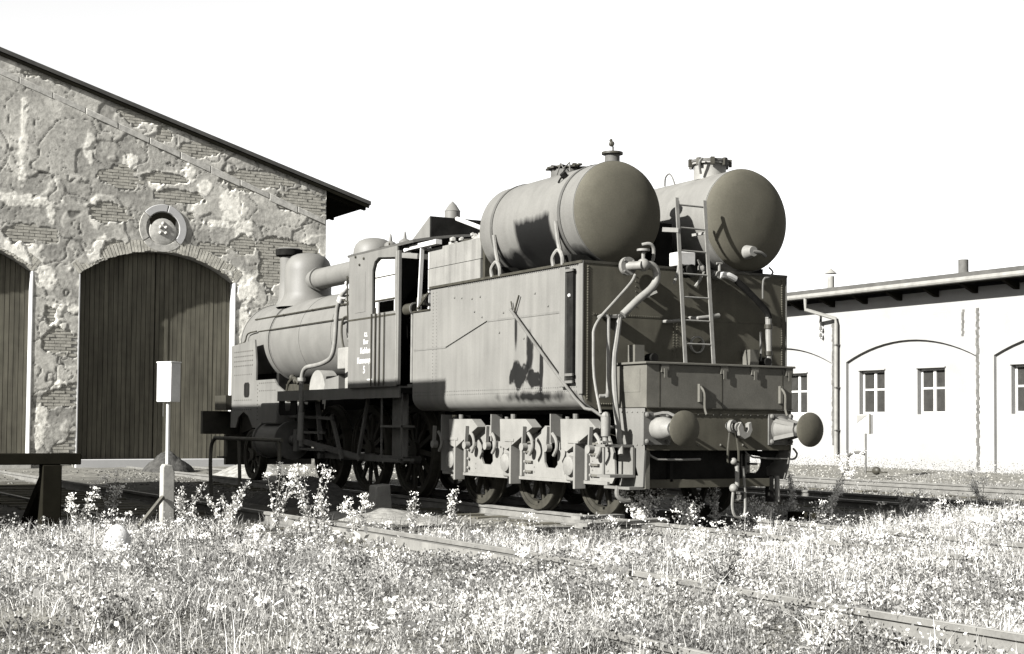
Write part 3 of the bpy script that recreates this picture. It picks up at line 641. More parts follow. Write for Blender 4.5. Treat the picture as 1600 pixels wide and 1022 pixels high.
# outside frames
for s in (-1,1):
    hl = []
    for yc in (2.80,1.22):
        hl.append([(yc-.16,.60),(yc-.10,.555),(yc+.09,.56),(yc+.14,.62),(yc+.15,.74),(yc+.11,.80),(yc-.0,.82),(yc-.06,.92),(yc-.12,.93),(yc-.15,.80)])
    for yc in (3.54,2.06,.58):
        hl.append([(yc-.15,.55),(yc+.17,.55),(yc+.17,.80),(yc+.10,.88),(yc-.08,.88),(yc-.15,.80)])
    out = [(4.1,.44),(-.10,.42),(-.16,.50),(-.14,.75),(-.02,.95),(.18,1.06),(.35,1.08),(.5,.96),(.85,.96),(.95,1.06),(1.35,1.06),(1.55,.94),(1.66,1.08),(2.0,.96),(2.3,.96),(2.45,1.06),(2.85,1.06),(3.05,.95),(3.15,1.08),(3.4,.96),(3.9,.96),(4.1,1.08)]
    xa = -1.125 if s < 0 else 1.10
    if s > 0:
        out = [(4.1,.44),(.80,.42),(.80,.96)]+[q for q in out[9:]]; hl = [h_ for h_ in hl if min(q[0] for q in h_) > .9]
    fr = plate(out, hl, xa, xa+.025, 'x').build('side_frame', M_side, td)
    MB().box(min(xa,xa+s*.03),max(xa,xa+s*.03),-.05 if s < 0 else .8,4.0,.40,.438).build('lower_flange', M_side, fr)
    xo = s*1.127
    for k, (ya, yb) in enumerate(((.02,.78),(1.42,2.22),(2.80,3.60))):
        MB().prism([(yb,1.14),(ya+.16,1.14),(ya,1.04),(ya+.62,.76),(yb-.02,.80)], min(xo,xo+s*.14), max(xo,xo+s*.14), 'x').build('spring_bracket', M_side, fr, bevel=.004)
        MB().cyl((xo+s*.10,yb-.28,1.141),(xo+s*.10,yb-.28,1.2),.035,None,10).cyl((xo+s*.02,yb+.02,1.08),(xo+s*.02,yb+.02,1.17),.03,None,10).build('bolt', M_chas, fr)
        MB().box(min(xo,xo+s*.16),max(xo,xo+s*.16),yb+.18,yb+.20,.86,1.20).build('web', M_side, fr)
    for yc in (3.54,2.06,.58):
        # horn guides, axle box with round cover, hanger links
        for d in (-.20,.19): MB().box(min(xo,xo+s*.04),max(xo,xo+s*.04),yc+d-.025,yc+d+.025,.44,.93).build('horn_guide', M_side, fr, bevel=.004)
        ab = MB().box(min(xo-s*.06,xo+s*.10),max(xo-s*.06,xo+s*.10),yc-.12,yc+.14,.42,.76).build('axle_box', M_side, td, bevel=.02)
        MB().lathe([(.001,0),(.115,0),(.12,.02),(.11,.05),(.08,.062),(.001,.065)], (xo+s*.10,yc+.01,.60), (s,0,0), 28).build('box_cover', M_pipe, ab)
        MB().box(min(xo,xo+s*.15),max(xo,xo+s*.15),yc-.14,yc-.10,.34,.86).box(min(xo,xo+s*.15),max(xo,xo+s*.15),yc-.20,yc+.02,.86,.90).build('hanger', M_side, ab, bevel=.005)
        for d in (-.50,.42):
            MB().bar((xo+s*.17,yc+d,1.05),(xo+s*.17,yc+d+.02,.78),.025,.045).cyl((xo+s*.13,yc+d+.02,.80),(xo+s*.20,yc+d+.02,.80),.05,None,14).build('spring_link', M_side, fr)
            MB().tube([(xo+s*.14,yc+d-.05,.97),(xo+s*.14,yc+d-.13,.90),(xo+s*.14,yc+d-.15,.80),(xo+s*.14,yc+d-.08,.71)],.022,8,2).build('curved_hanger', M_side, fr)
        for z in (.50,.62,.74,.86):
            MB().ball((xo+s*.02,yc-.27,z),.022,6,4).build('bolt', M_side, fr)
            if yc in (2.06,.58): MB().box(min(xo,xo+s*.03),max(xo,xo+s*.03),yc-.43,yc-.30,z-.012,z+.012).build('spring_leaf', M_box, fr)
    b = MB()
    for yc in (3.1,2.35,1.6,.9,.3,-.02):
        for z in (.5,.56,.66,.78,.9): b.rivet((xo,yc,z),(s,0,0),.010)
    b.build('rivets', M_side, fr, kind='stuff', smooth=False)
for yc in (3.54,2.06,.58):
    for s in (-1,1): wheel(td, 'wheel', (s*.76,yc,.50), 1.0, 9, M_whl, side=s)
    MB().cyl((-1.12,yc,.60),(1.12,yc,.60),.06,None,12).build('axle', M_oily, td)
# inner frame keeps the light out between the wheels
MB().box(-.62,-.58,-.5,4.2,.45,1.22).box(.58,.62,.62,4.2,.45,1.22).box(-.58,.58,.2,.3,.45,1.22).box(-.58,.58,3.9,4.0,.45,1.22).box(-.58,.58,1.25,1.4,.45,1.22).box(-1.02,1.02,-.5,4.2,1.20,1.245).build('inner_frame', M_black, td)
stp = MB().box(-1.38,-1.05,-.40,-.16,.83,.86).box(-1.38,-1.05,-.44,-.18,.50,.53).box(-1.37,-1.35,-.30,-.27,.50,.86).box(-1.08,-1.05,-.44,-.16,.53,.83).build('step', M_loco, td)
MB().box(-1.20,-.98,-.55,-.05,.37,.40).build('step_stay', M_loco, td)
MB().tube([(-1.18,-.30,.40),(-1.20,-.32,.30),(-1.12,-.34,.24),(-1.05,-.34,.24)],.03,8,2).build('hose_end', M_chas, td)
# front of the tender: coal boards, coal, post
cb = MB().box(-1.33,-1.30,2.66,4.12,2.92,2.93).build('board_frame', M_wood, td)
for k, (z0, z1) in enumerate(((2.93,3.19),(3.20,3.47))): MB().box(-1.335+.01*k,-1.30+.01*k,2.64,4.13,z0,z1).build('board', M_wood, td, smooth=False)
for k, (z0, z1) in enumerate(((2.63,2.9),(2.92,3.19),(3.20,3.44))): MB().box(-1.32,-1.1,4.14,4.17,z0,z1).box(1.1,1.32,4.14,4.17,z0,z1).build('front_board', M_paint, td, smooth=False)
for k, (z0, z1) in enumerate(((2.93,3.19),(3.20,3.47))): MB().box(1.30,1.335,2.64,4.13,z0,z1).build('board', M_wood, td, smooth=False)
MB().box(-1.30,-.25,2.58,2.64,2.90,3.72).build('bulkhead', M_oily, td)
MB().box(-.25,1.30,2.58,2.64,2.90,3.60).build('bulkhead', M_oily, td)
MB().bar((-1.40,4.28,2.62),(-1.40,4.20,3.50),.03,.05).build('post', M_paint, td)
MB().box(-1.44,-1.34,3.72,4.52,3.49,3.555).build('cross_board', M_paint, td, bevel=.004)
MB().bar((-1.42,4.30,2.64),(-1.40,4.0,2.85),.02,.03).build('stay', M_oily, td)
nx_ = 40; ny_ = 44; xs = np.linspace(-1.28,1.28,nx_); ys = np.linspace(2.65,4.13,ny_); X, Y = np.meshgrid(xs, ys)
Zc = 3.36 + .32*sstep(0,.7,1.28-np.abs(X)) + .09*(vnoise(X*6+9,Y*6+9,201,3)-.5) + .12*(vnoise(X*14+9,Y*14+9,203,2)-.5)
i = (np.arange(nx_-1)[None,:] + nx_*np.arange(ny_-1)[:,None]).ravel()
link_mesh('coal', np_mesh('coal', np.stack([X.ravel(),Y.ravel(),Zc.ravel()],1), np.stack([i,i+1,i+nx_+1,i+nx_],1)), M_coal, td, Vector((0,0,0)), smooth=False, recalc=False, kind='stuff').location = -WO[td.name]
b = MB()
for k in range(26):
    c = (-1.24+random.uniform(0,.12), 2.72+random.random()*1.2*(.3 if k<14 else 1), 3.46+random.uniform(0,.10)); r_ = random.uniform(.03,.06)
    b.ball(c, r_, 6, 3, (1,1.2,.8))
b.build('pale_lumps', M_conc, td, kind='stuff', smooth=False)
rp('fire_iron', [(-1.15,2.9,3.62),(-1.10,3.75,3.86)], .03, M_paint, td, 0)
for x, y, z in ((-1.42,4.48,2.66),(-1.30,4.28,2.78)): 
    lm = MB().cyl((x,y+.12,z),(x,y-.12,z),.085,None,20).build('drum', M_oily, td)
    MB().lathe([(.07,0),(.07,.02),(.092,.02),(.092,0)], (x,y-.12,z), (0,-1,0), 20, close=True).build('drum_ring', M_chas, lm)
for x in (-1.44,-1.36): rp('handrail', [(x,4.40+.2*(x+1.44),1.64),(x,4.40+.2*(x+1.44),2.62)], .022 if x < -1.4 else .018, M_pipe, td, 0)
MB().box(-1.46,-1.2,4.34,4.5,1.58,1.62).build('platform_edge', M_chas, td)

# ------------------------------------------------------------------ oil tanks on the tender
def oil_tank(cx, cz, rad, y0, y1, m_, label, near):
    t = thing('oil_tank', (cx,(y0+y1)/2,cz-rad), label, 'tank', 'cylindrical tanks on the tender')
    o = (cx,0,cz)
    MB().lathe([(rad,-y1),(rad,-y0-.10)], (cx,0,cz), (0,-1,0), 64).build('shell', m_, t)
    capp = [(rad+.001,.0),(rad-.012,.03),(rad-.05,.075),(rad*.75,.125),(rad*.5,.16),(rad*.25,.178),(.001,.183)]
    MB().lathe(capp, (cx,y0+.10,cz), (0,-1,0), 64).build('end_cap', M_cap_shade, t)
    MB().lathe(capp, (cx,y1,cz), (0,1,0), 64).build('end_cap', M_cap_shade, t)
    MB().lathe([(rad,0),(rad+.006,0),(rad+.006,.02),(rad,.02)], (cx,y0+.13,cz), (0,-1,0), 64, close=True).build('seam_ring', m_, t)
    for ys_ in ((y0+.42, y1-.30)):
        if near or ys_ > 1: MB().lathe([(rad+.002,0),(rad+.010,0),(rad+.010,.055),(rad+.002,.055)], (cx,ys_+.03,cz), (0,-1,0), 64, close=True).build('strap', M_dkstrap, t)
    return t
M_dkstrap = mat('strap steel', .11, .6, .2, spec=.4)
t1 = oil_tank(-.87,3.52,.595,.10,2.42,M_tank,'dark weathered cylindrical tank with a black tar stain and a shade-toned underside, nearest the camera on the tender',True)
for yy in (.52,1.98):
    MB().tube([(-1.47,yy-.10,2.90),(-1.48,yy-.10,3.0),(-1.47,yy,3.08),(-1.48,yy+.10,3.0),(-1.47,yy+.10,2.90)],.026,8,3).build('shackle', M_pipe, t1)
    MB().tube([(-1.44,yy,3.06),(-1.45,yy+.04,3.2),(-1.47,yy+.06,3.42)],.028,8,1).build('tension_strap', M_pipe, t1)
nk = MB().cyl((-.80,.42,4.08),(-.80,.42,4.235),.088,None,20).build('neck', M_dkzinc, t1)
MB().cyl((-.80,.42,4.236),(-.80,.42,4.26),.125,None,24).build('flange', M_oily, nk)
MB().tube([(-.79,.42,4.26),(-.79,.42,4.33)],.010,6,0).ball((-.81,.42,4.36),.035,8,5).ball((-.82,.42,4.40),.02,8,5).build('small_valve', M_oily, nk)
mh = MB().cyl((-.80,1.42,4.07),(-.80,1.42,4.19),.20,None,24).build('manhole', M_dkzinc, t1)
b = MB()
for k in range(14):
    a = random.uniform(0,6.28); b.bar((-.80+.25*math.cos(a),1.42+.28*math.sin(a),4.205+random.uniform(0,.03)),(-.80-.22*math.cos(a+.5),1.42-.25*math.sin(a+.5),4.215+random.uniform(0,.03)),.05,.02)
b.build('lid', M_oily, mh)
MB().tube([(-1.02,1.0,4.10),(-1.0,1.04,4.22),(-1.02,1.14,4.16),(-1.0,1.24,4.24),(-1.02,1.30,4.10)],.009,6,0).build('wire_handle', M_chas, t1)
MB().cyl((-1.27,.70,3.97),(-1.31,.70,4.01),.04,None,12).tube([(-1.28,.68,3.99),(-1.33,.70,3.95),(-1.34,.74,3.9)],.012,6,1).build('plug', M_black, t1)
# outlet with hand wheel and the big bent pipe
ov = MB().cyl((-.92,-.06,2.87),(-.92,-.11,2.87),.105,None,24).cyl((-.92,-.09,2.87),(-.84,-.26,2.87),.05,None,14).build('outlet_flange', M_pipe, t1)
MB().ball((-.80,-.22,2.88),.075,14,8).cyl((-.80,-.22,2.88),(-.80,-.22,3.03),.022,None,8).cyl((-.80,-.22,3.035),(-.80,-.22,3.06),.075,None,16).build('valve', M_pipe, t1)
MB().tube([(-.76,-.14,3.12),(-.70,-.2,3.13),(-.645,-.2,3.08),(-.64,-.18,2.95),(-.68,-.16,2.90)],.02,8,2).build('elbow', M_pipe, t1)
MB().tube([(-.80,-.22,2.87),(-.70,-.22,2.885),(-.63,-.22,2.84),(-.62,-.22,2.72),(-.70,-.22,2.61),(-.86,-.20,2.48),(-1.04,-.17,2.31)],.044,12,3).build('outlet_pipe', M_pipe, t1)
for k in range(4): MB().ball((-.92+.085*math.cos(R(45+90*k)),-.115,2.87+.085*math.sin(R(45+90*k))),.014,6,4).build('bolt', M_chas, ov)
t2 = oil_tank(.86,3.545,.615,-.08,2.36,M_tank2,'paler cylindrical tank with a raised bolted manhole, on the far side of the tender',False)
mh = MB().lathe([(.20,0),(.20,.19),(.235,.19),(.235,.215)], (.78,.62,4.10), (0,0,1), 28).build('manhole', M_zinc, t2)
MB().cyl((.78,.62,4.317),(.78,.62,4.345),.245,None,28).build('lid', M_dkzinc, mh)
for k in range(9):
    a = R(40*k); c = Vector((.78+.25*math.cos(a),.62+.25*math.sin(a),4.31)); MB().obox(c,(.04,.05,.09),Matrix.Rotation(a,3,'Z')).build('clamp', M_oily, mh)
MB().tube([(.55,.5,4.15),(.50,.46,4.28),(.54,.45,4.33)],.016,6,2).build('lid_hinge', M_chas, mh)
MB().tube([(.62,1.12,4.10),(.60,1.15,4.20),(.60,1.22,4.26),(.60,1.30,4.22),(.62,1.34,4.12)],.011,6,2).build('wire_handle', M_chas, t2)
MB().cyl((.72,-.18,3.13),(.72,-.30,3.13),.085,.06,20).build('outlet_knob', M_pipe, t2)
MB().tube([(.72,-.29,3.13),(.82,-.31,3.12),(.90,-.30,3.08)],.02,8,2).build('small_lever', M_chas, t2)
MB().tube([(1.10,-.12,2.98),(1.13,-.16,2.92),(1.08,-.15,2.86),(1.0,-.14,2.82),(1.0,-.13,2.6)],.012,6,2).build('drain_pipe', M_chas, t2)
v2 = MB().cyl((.34,-.05,2.84),(.34,-.16,2.84),.05,None,12).cyl((.34,-.14,2.84),(.34,-.14,2.97),.016,None,8).cyl((.30,-.14,2.975),(.38,-.14,2.975),.014,None,6).build('outlet_valve', M_pipe, t2)
MB().tube([(.34,-.15,2.84),(.44,-.17,2.84),(.55,-.17,2.80)],.04,10,2).build('pale_elbow', M_paint, t2)
MB().tube([(.55,-.17,2.80),(.78,-.17,2.64),(1.04,-.16,2.44),(1.07,-.15,2.36)],.038,10,1).build('black_hose', M_black, t2)
MB().tube([(1.07,-.15,2.38),(1.075,-.15,2.1),(1.075,-.15,1.78)],.038,10,0).build('stand_pipe', M_pipe, t2)
MB().tube([(.98,-.12,2.2),(.98,-.12,1.85)],.014,6,0).build('thin_pipe', M_chas, t2)
for z in (2.24,1.92): MB().cyl((1.07,-.15,z),(1.07,-.15,z+.05),.05,None,12).build('collar', M_oily, t2)
# saddles carrying the tanks and valve block between them
for x0,x1,y0,y1 in ((-1.40,-.35,.35,.50),(-1.40,-.35,1.95,2.1),(.35,1.40,.35,.50),(.35,1.40,1.95,2.1)): MB().box(x0,x1,y0,y1,2.89,3.02).build('tank_saddle', M_black, td)
MB().box(-.12,.12,.5,2.3,2.89,3.5).build('centre_casing', M_black, td)
vb = MB().box(-.24,-.02,-.16,.06,2.92,3.08).build('valve_block', M_paint, td, bevel=.012)
MB().tube([(-.26,-.16,2.96),(-.30,-.2,2.84),(-.33,-.16,2.7)],.018,6,1).tube([(.02,-.14,3.0),(.08,-.18,2.86),(-.04,-.18,2.68)],.018,6,1).ball((.06,-.16,2.9),.05,8,5).build('linkage', M_pipe, vb)
MB().cyl((-.1,-.2,2.86),(-.1,-.06,2.86),.075,None,14).build('black_drum', M_black, vb)

# ladder leaning on the tender between the tanks
ld = thing('steel_ladder', (-.14,-.42,1.77), 'narrow steel ladder standing on the tool chest and leaning between the two tanks', 'ladder')
LA = lambda s, t: Vector(((-.34+.045*t) + (.40 if s else 0), -.40+.24*t, 1.774+1.92*t))
for s in (0,1): MB().bar(LA(s,0), LA(s,1), .045, .014, (0,1,0)).build('rail', M_pipe, ld)
for k in range(7):
    t_ = (k+.85)/7.0*.98; MB().cyl(LA(0,t_)+Vector((.0,.006,0)), LA(1,t_)+Vector((0,.006,0)), .011, None, 8).build('rung', M_pipe, ld)
MB().bar(LA(0,.79)+Vector((-.14,.12,.03)), LA(0,.80), .05, .05).build('stay', M_pipe, ld)
MB().bar(LA(1,.79)+Vector((-.1,.14,-.0)), LA(1,.80), .03, .03).build('stay', M_pipe, ld)
# ------------------------------------------------------------------ locomotive
lo = thing('steam_locomotive', (0,9,0), 'dusty black steam locomotive with two domes joined by a long pipe and an open cab', 'locomotive')
BZ, BR = 2.60, .78
def ring(name, y, r=.006, wd=.03, m_=None): MB().lathe([(BR+.001,0),(BR+r,0),(BR+r,wd),(BR+.001,wd)], (0,y,BZ), (0,1,0), 56, close=True).build(name, m_ or M_boil, lo)
MB().lathe([(BR,6.5),(BR,11.85)], (0,0,BZ), (0,1,0), 64).build('boiler', M_boil, lo)
MB().lathe([(BR+.02,11.85),(BR+.02,13.35),(BR-.03,13.40),(.001,13.42)], (0,0,BZ), (0,1,0), 64).lathe([(BR+.02,11.85),(.7,11.85)], (0,0,BZ), (0,1,0), 64).build('smokebox', M_loco, lo)
MB().lathe([(.60,0),(.55,.06),(.3,.12),(.001,.14)], (0,13.42,BZ), (0,1,0), 40).build('smokebox_door', M_loco, lo)
for y in (7.55,8.9,10.35,11.80): ring('boiler_band', y)
MB().lathe([(BR+.02,0),(BR+.03,0),(BR+.03,.04),(BR+.02,.04)], (0,13.3,BZ), (0,1,0), 56, close=True).build('boiler_band', M_loco, lo)
for ang, y0, y1, r_ in ((34,6.52,12.9,.014),(14,6.52,12.4,.010)):
    x = -(BR+.03)*math.cos(R(ang)); z = BZ+(BR+.03)*math.sin(R(ang))
    MB().tube([(x,y0,z),(x,y1,z)], r_, 6, 0).build('handrail', M_oily, lo)
    if ang == 34:
        for yy in (7.2,8.6,10.0,11.4,12.8): MB().cyl((x*.96,yy,z-.02),(x*1.02,yy,z+.005),.02,None,8).build('rail_knob', M_oily, lo)
MB().tube([(-.82,12.4,2.80),(-.84,12.85,2.77),(-.86,12.95,2.62),(-.9,13.25,2.58)], .014, 6, 2).build('lubricator_pipe', M_oily, lo)
# domes, chimney, joining pipe, safety valves
def dome(y, r, zt, name, flare=.12):
    zb = BZ+BR-.14; H = zt-zb; pr = [(r+flare*1.3,0),(r+flare*.6,.10),(r+.02,.20),(r,.28),(r,H-r*.80),(r*.97,H-r*.55),(r*.88,H-r*.33),(r*.72,H-r*.16),(r*.5,H-r*.06),(r*.25,H-r*.012),(.001,H)]
    MB().lathe(pr, (0,y,zb), (0,0,1), 40).build(name, M_boil, lo)
dome(11.9,.44,4.28,'front_dome'); dome(8.9,.36,4.24,'rear_dome')
MB().lathe([(.30,0),(.22,.10),(.19,.2),(.165,.7),(.175,1.02),(.25,1.06),(.255,1.15),(.20,1.18),(.15,1.10),(.14,.6)], (0,12.92,BZ+BR-.08), (0,0,1), 36).build('chimney', M_loco, lo)
MB().lathe([(.17,0),(.252,.03),(.262,.075),(.262,.15),(.20,.16)], (0,12.92,4.30), (0,0,1), 36).build('chimney_cap', M_black, lo)
MB().cyl((-.02,11.72,3.74),(-.02,9.2,3.74),.19,None,28).lathe([(.19,0),(.22,.0),(.22,.05),(.19,.05)], (-.02,11.25,3.74), (0,1,0), 28, close=True).build('joining_pipe', M_boil, lo)
MB().cyl((-.02,8.7,3.74),(-.02,6.8,3.70),.19,None,28).build('joining_pipe', M_boil, lo)
for x, z1 in ((-.16,4.14),(.10,4.20)):
    v = MB().cyl((x,7.9,3.5),(x,7.9,z1-.12),.10,None,16).lathe([(.10,0),(.07,.03),(.03,.05),(.025,.10),(.012,.16),(.001,.18)], (x,7.9,z1-.12), (0,0,1), 14).build('safety_valve', M_boil, lo)
MB().box(-.35,.35,7.7,8.2,3.3,3.75).build('firebox_top', M_boil, lo, bevel=.06)
# frames, saddle plates, smokebox base, cylinders
for s in (-1,1):
    xa = s*.98
    MB().prism([(13.35,2.55),(12.05,2.62),(11.95,2.2),(11.95,1.86),(11.0,1.86),(10.85,1.75),(10.45,1.62),(9.6,1.62),(9.6,1.05),(12.1,.98),(12.35,1.2),(12.62,1.28),(12.9,1.18),(13.05,.98),(13.35,.98)], min(xa,xa-s*.03), max(xa,xa-s*.03), 'x').build('saddle_plate', M_loco, lo)
    MB().prism([(12.55,1.83),(12.35,1.83),(12.30,1.79),(12.30,1.60),(12.35,1.55),(12.55,1.55),(12.60,1.60),(12.60,1.79)], min(xa+s*.001,xa+s*.004), max(xa+s*.001,xa+s*.004), 'x').build('oval_hole_dark', M_black, lo)  # flat plate, the dark inside of a hole painted as black
    b = MB()
    for z in (2.42,2.33,2.24,2.15): rline((xa,13.2,z),(xa,12.1,z),11,(s,0,0),.014)
    for z in (1.98,1.50,1.32): rline((xa,13.2,z),(xa,12.15,z),9,(s,0,0),.012)
    for z in (1.80,1.66): rline((xa,11.8,z),(xa,10.9,z),9,(s,0,0),.012)
    rline((xa,11.85,1.8),(xa,11.85,1.1),10,(s,0,0),.012)
    b.build('rivets', M_oily, lo, kind='stuff', smooth=False)
    cyl_ = MB().cyl((s*1.12,9.75,.78),(s*1.12,10.75,.78),.30,None,32).build('cylinder', M_loco, lo)
    MB().cyl((s*1.12,9.68,.78),(s*1.12,9.75,.78),.33,None,32).cyl((s*1.12,9.5,.78),(s*1.12,9.68,.78),.09,None,16).build('cylinder_cover', M_chas, cyl_)
    MB().cyl((s*1.12,10.75,.78),(s*1.12,10.82,.78),.33,None,32).build('cylinder_cover', M_chas, cyl_)
    MB().box(min(s*1.0,s*1.36),max(s*1.0,s*1.36),9.85,10.65,1.05,1.42).build('valve_chest', M_loco, cyl_, bevel=.03)
    # running board and its supports
    MB().box(min(s*.80,s*1.46),max(s*.80,s*1.46),4.75,9.55,1.575,1.605).box(min(s*1.44,s*1.46),max(s*1.44,s*1.46),4.75,9.55,1.44,1.575).build('running_board', M_loco, lo)
    plate([(9.55,1.572),(8.75,1.572),(8.75,1.22),(8.9,1.2),(9.5,1.2),(9.55,1.25)], [[(9.28,1.28),(9.05,1.28),(9.02,1.32),(9.02,1.46),(9.05,1.50),(9.28,1.50),(9.31,1.46),(9.31,1.32)]], s*1.42-.01, s*1.42+.01, 'x').build('bracket_plate', M_black, lo)
    # driving wheels with rods
    for yc in (5.6,7.2,8.8):
        wheel(lo, 'driving_wheel', (s*.76,yc,.68), 1.36, 12, M_whl, side=s)
        MB().cyl((s*.80,yc-.18,.55),(s*1.08,yc-.18,.55),.06,None,14).build('crank_pin', M_chas, lo)
    wheel(lo, 'leading_wheel', (s*.76,12.55,.48), .96, 9, M_whl, side=s)
    MB().bar((s*.98,5.3,.55),(s*.98,8.75,.55),.045,.10).build('coupling_rod', M_chas, lo)
    MB().bar((s*1.06,7.02,.55),(s*1.08,9.4,.78),.045,.09).build('connecting_rod', M_chas, lo)
    MB().bar((s*1.12,9.35,.92),(s*1.12,8.3,.92),.05,.04).bar((s*1.12,9.35,.64),(s*1.12,8.3,.64),.05,.04).box(min(s*1.05,s*1.2),max(s*1.05,s*1.2),9.3,9.46,.6,.97).build('slide_bars', M_chas, lo)
    MB().bar((s*1.12,8.0,1.2),(s*1.12,7.55,.5),.04,.07).bar((s*1.14,8.55,1.42),(s*1.12,8.45,.8),.04,.07).bar((s*1.14,7.9,1.15),(s*1.14,9.8,1.2),.04,.05).bar((s*1.1,6.6,1.5),(s*1.1,6.95,.6),.04,.06).build('valve_gear', M_chas, lo)
    MB().prism([(13.9,1.30),(4.7,1.30),(4.7,.98),(9.6,.98),(12.0,.98),(12.25,1.15),(12.9,1.15),(13.1,.98),(13.9,.85)], min(s*.60,s*.57), max(s*.60,s*.57), 'x').build('main_frame', M_oily, lo)
    # splasher and firebox apron
    MB().prism(arc(8.55,1.604,.34,0,math.pi,16), min(s*.9,s*1.15), max(s*.9,s*1.15), 'x').build('splasher', M_zinc, lo)
    MB().prism([(7.95,1.607),(7.35,1.607),(7.35,1.82),(7.85,1.82)], min(s*.9,s*1.28), max(s*.9,s*1.28), 'x').build('splasher_box', M_loco, lo)
    MB().box(min(s*.88,s*1.18),max(s*.88,s*1.18),6.5,7.34,1.607,2.22).build('firebox_apron', M_zinc, lo, bevel=.01)
    MB().box(min(s*.8,s*.95),max(s*.8,s*.95),7.34,8.2,1.95,2.30).build('apron_panel', M_zinc, lo, bevel=.02)
    # front buffers
    c = (s*.875,14.05,1.06)
    bs = MB().lathe([(.001,0),(.15,0),(.12,.1),(.08,.3),(.001,.3)], c, (0,1,0), 22).build('buffer_case', M_oily, lo)
    MB().lathe([(.05,.3),(.05,.5),(.19,.52),(.19,.545),(.1,.58),(.001,.59)], c, (0,1,0), 28).build('buffer_head', M_oily, bs)
MB().box(-1.35,1.35,13.93,14.05,.85,1.30).build('front_beam', M_oily, lo)
MB().box(-1.1,1.1,13.3,13.95,1.32,1.60).build('front_platform', M_oily, lo)
MB().prism([(13.3,1.6),(14.0,1.3),(13.3,1.3)], -.62, .62, 'x').build('front_apron', M_oily, lo)
MB().box(-.55,.55,11.9,13.3,1.0,2.0).build('smokebox_saddle', M_black, lo)
MB().box(-.56,.56,4.8,11.85,.75,1.5).box(-.75,.75,4.9,7.3,1.35,1.95).build('ash_pan', M_black, lo)
MB().box(-.9,.9,13.85,13.95,.25,.85).build('guard_iron', M_oily, lo)
for yc in (5.6,7.2,8.8,12.55): MB().cyl((-.7,yc,.68 if yc < 12 else .48),(.7,yc,.68 if yc < 12 else .48),.09,None,12).build('axle', M_black, lo)
# cab: side sheets with the window opening, front, roof
CX = 1.5
for s in (-1,1):
    op = [(5.60,2.66),(4.83,2.66),(4.83,3.42),(5.40,3.47),(5.53,3.42),(5.60,3.30)]
    side = plate([(6.45,1.60),(4.76,1.60),(4.76,3.60),(6.45,3.60)], [op], s*CX-.012, s*CX+.012, 'x').build('cab_side', M_loco, lo)
    if s < 0:
        MB().box(-CX-.017,-CX-.0125,5.84,6.20,2.71,3.30).build('raised_panel', M_loco, side, bevel=.02)
        MB().box(-CX-.017,-CX-.0125,4.76,6.45,2.60,2.625).build('belt_seam', M_oily, side)
        MB().box(-1.46,-1.44,4.80,5.62,2.83,3.50).build('window_sheet', M_paint, side)
        MB().box(-1.465,-1.461,4.86,5.60,3.18,3.195).box(-1.475,-1.46,4.86,5.60,2.84,2.86).build('sheet_fold', M_oily, side)
        for ya, yb in ((5.50,5.60),(4.83,4.96)): MB().box(-1.46,-1.44,ya,yb,2.64,2.83).build('sheet_leg', M_paint, side)
        for yy, r_ in ((5.58,.010),(5.44,.012),(5.30,.010),(5.14,.009)): MB().tube([(-CX-.03,yy,1.61),(-CX-.03,yy,2.66 if yy != 5.44 else 2.74)], r_, 6, 0).build('grab_rod', M_oily, side)
        MB().box(-CX-.02,-CX+.02,4.68,4.76,1.62,3.5).build('corner_post', M_loco, side)
        MB().box(-CX-.025,-CX-.0,4.74,4.765,1.62,3.5).build('bead', M_pipe, side)
MB().box(-CX+.012,CX-.012,6.42,6.45,1.60,3.62).build('cab_front', M_loco, lo)
ex = 0; RZ = lambda x: 3.60 + .17*(1-(abs(x)/1.53)**2)
xs_ = [1.53*math.sin(R(a)) for a in range(-90,91,10)]
pr = [(x, RZ(x)) for x in xs_] + [(x*.985, RZ(x)-.035) for x in reversed(xs_)]
roof = MB().prism(pr, 4.25, 6.50, 'y').build('cab_roof', M_loco, lo)
MB().prism([(x, RZ(x)+.008) for x in xs_]+[(x*.985,RZ(x)-.02) for x in reversed(xs_)], 5.30, 5.33, 'y').build('roof_seam', M_oily, roof)
for y, z in ((6.2,3.55),(5.9,3.5),(6.05,3.42),(5.0,3.62)): MB().rivet((-CX-.02,y,z), (-1,0,0), .022).build('bolt', M_oily, roof)
MB().tube([(-1.42,4.7,3.5),(-1.35,4.45,3.54),(-1.25,4.25,3.48)],.035,8,2).build('rain_spout', M_paint, roof)
vt = MB().prism([(5.62,3.68),(6.25,3.68),(6.25,3.86),(5.62,4.17)], -.58, .52, 'x').build('roof_ventilator', M_loco, lo)
MB().box(-.575,.515,5.585,5.622,3.70,4.165).build('black_rear', M_black, vt)  # thin black plate over the rear face of the ventilator
MB().cyl((.02,6.05,4.1),(.02,6.05,4.34),.12,None,20).lathe([(.125,0),(.06,.10),(.001,.16)], (.02,6.05,4.34), (0,0,1), 20).build('whistle_cover', M_boil, lo)
# cab interior darkness: backhead and floor
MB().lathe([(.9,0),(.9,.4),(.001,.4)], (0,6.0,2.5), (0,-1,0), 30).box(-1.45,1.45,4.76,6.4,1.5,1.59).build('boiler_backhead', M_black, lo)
MB().box(1.0,1.48,4.8,5.6,1.6,2.6).box(.95,1.40,4.30,4.36,2.0,3.55).build('far_side_seat', M_black, lo)
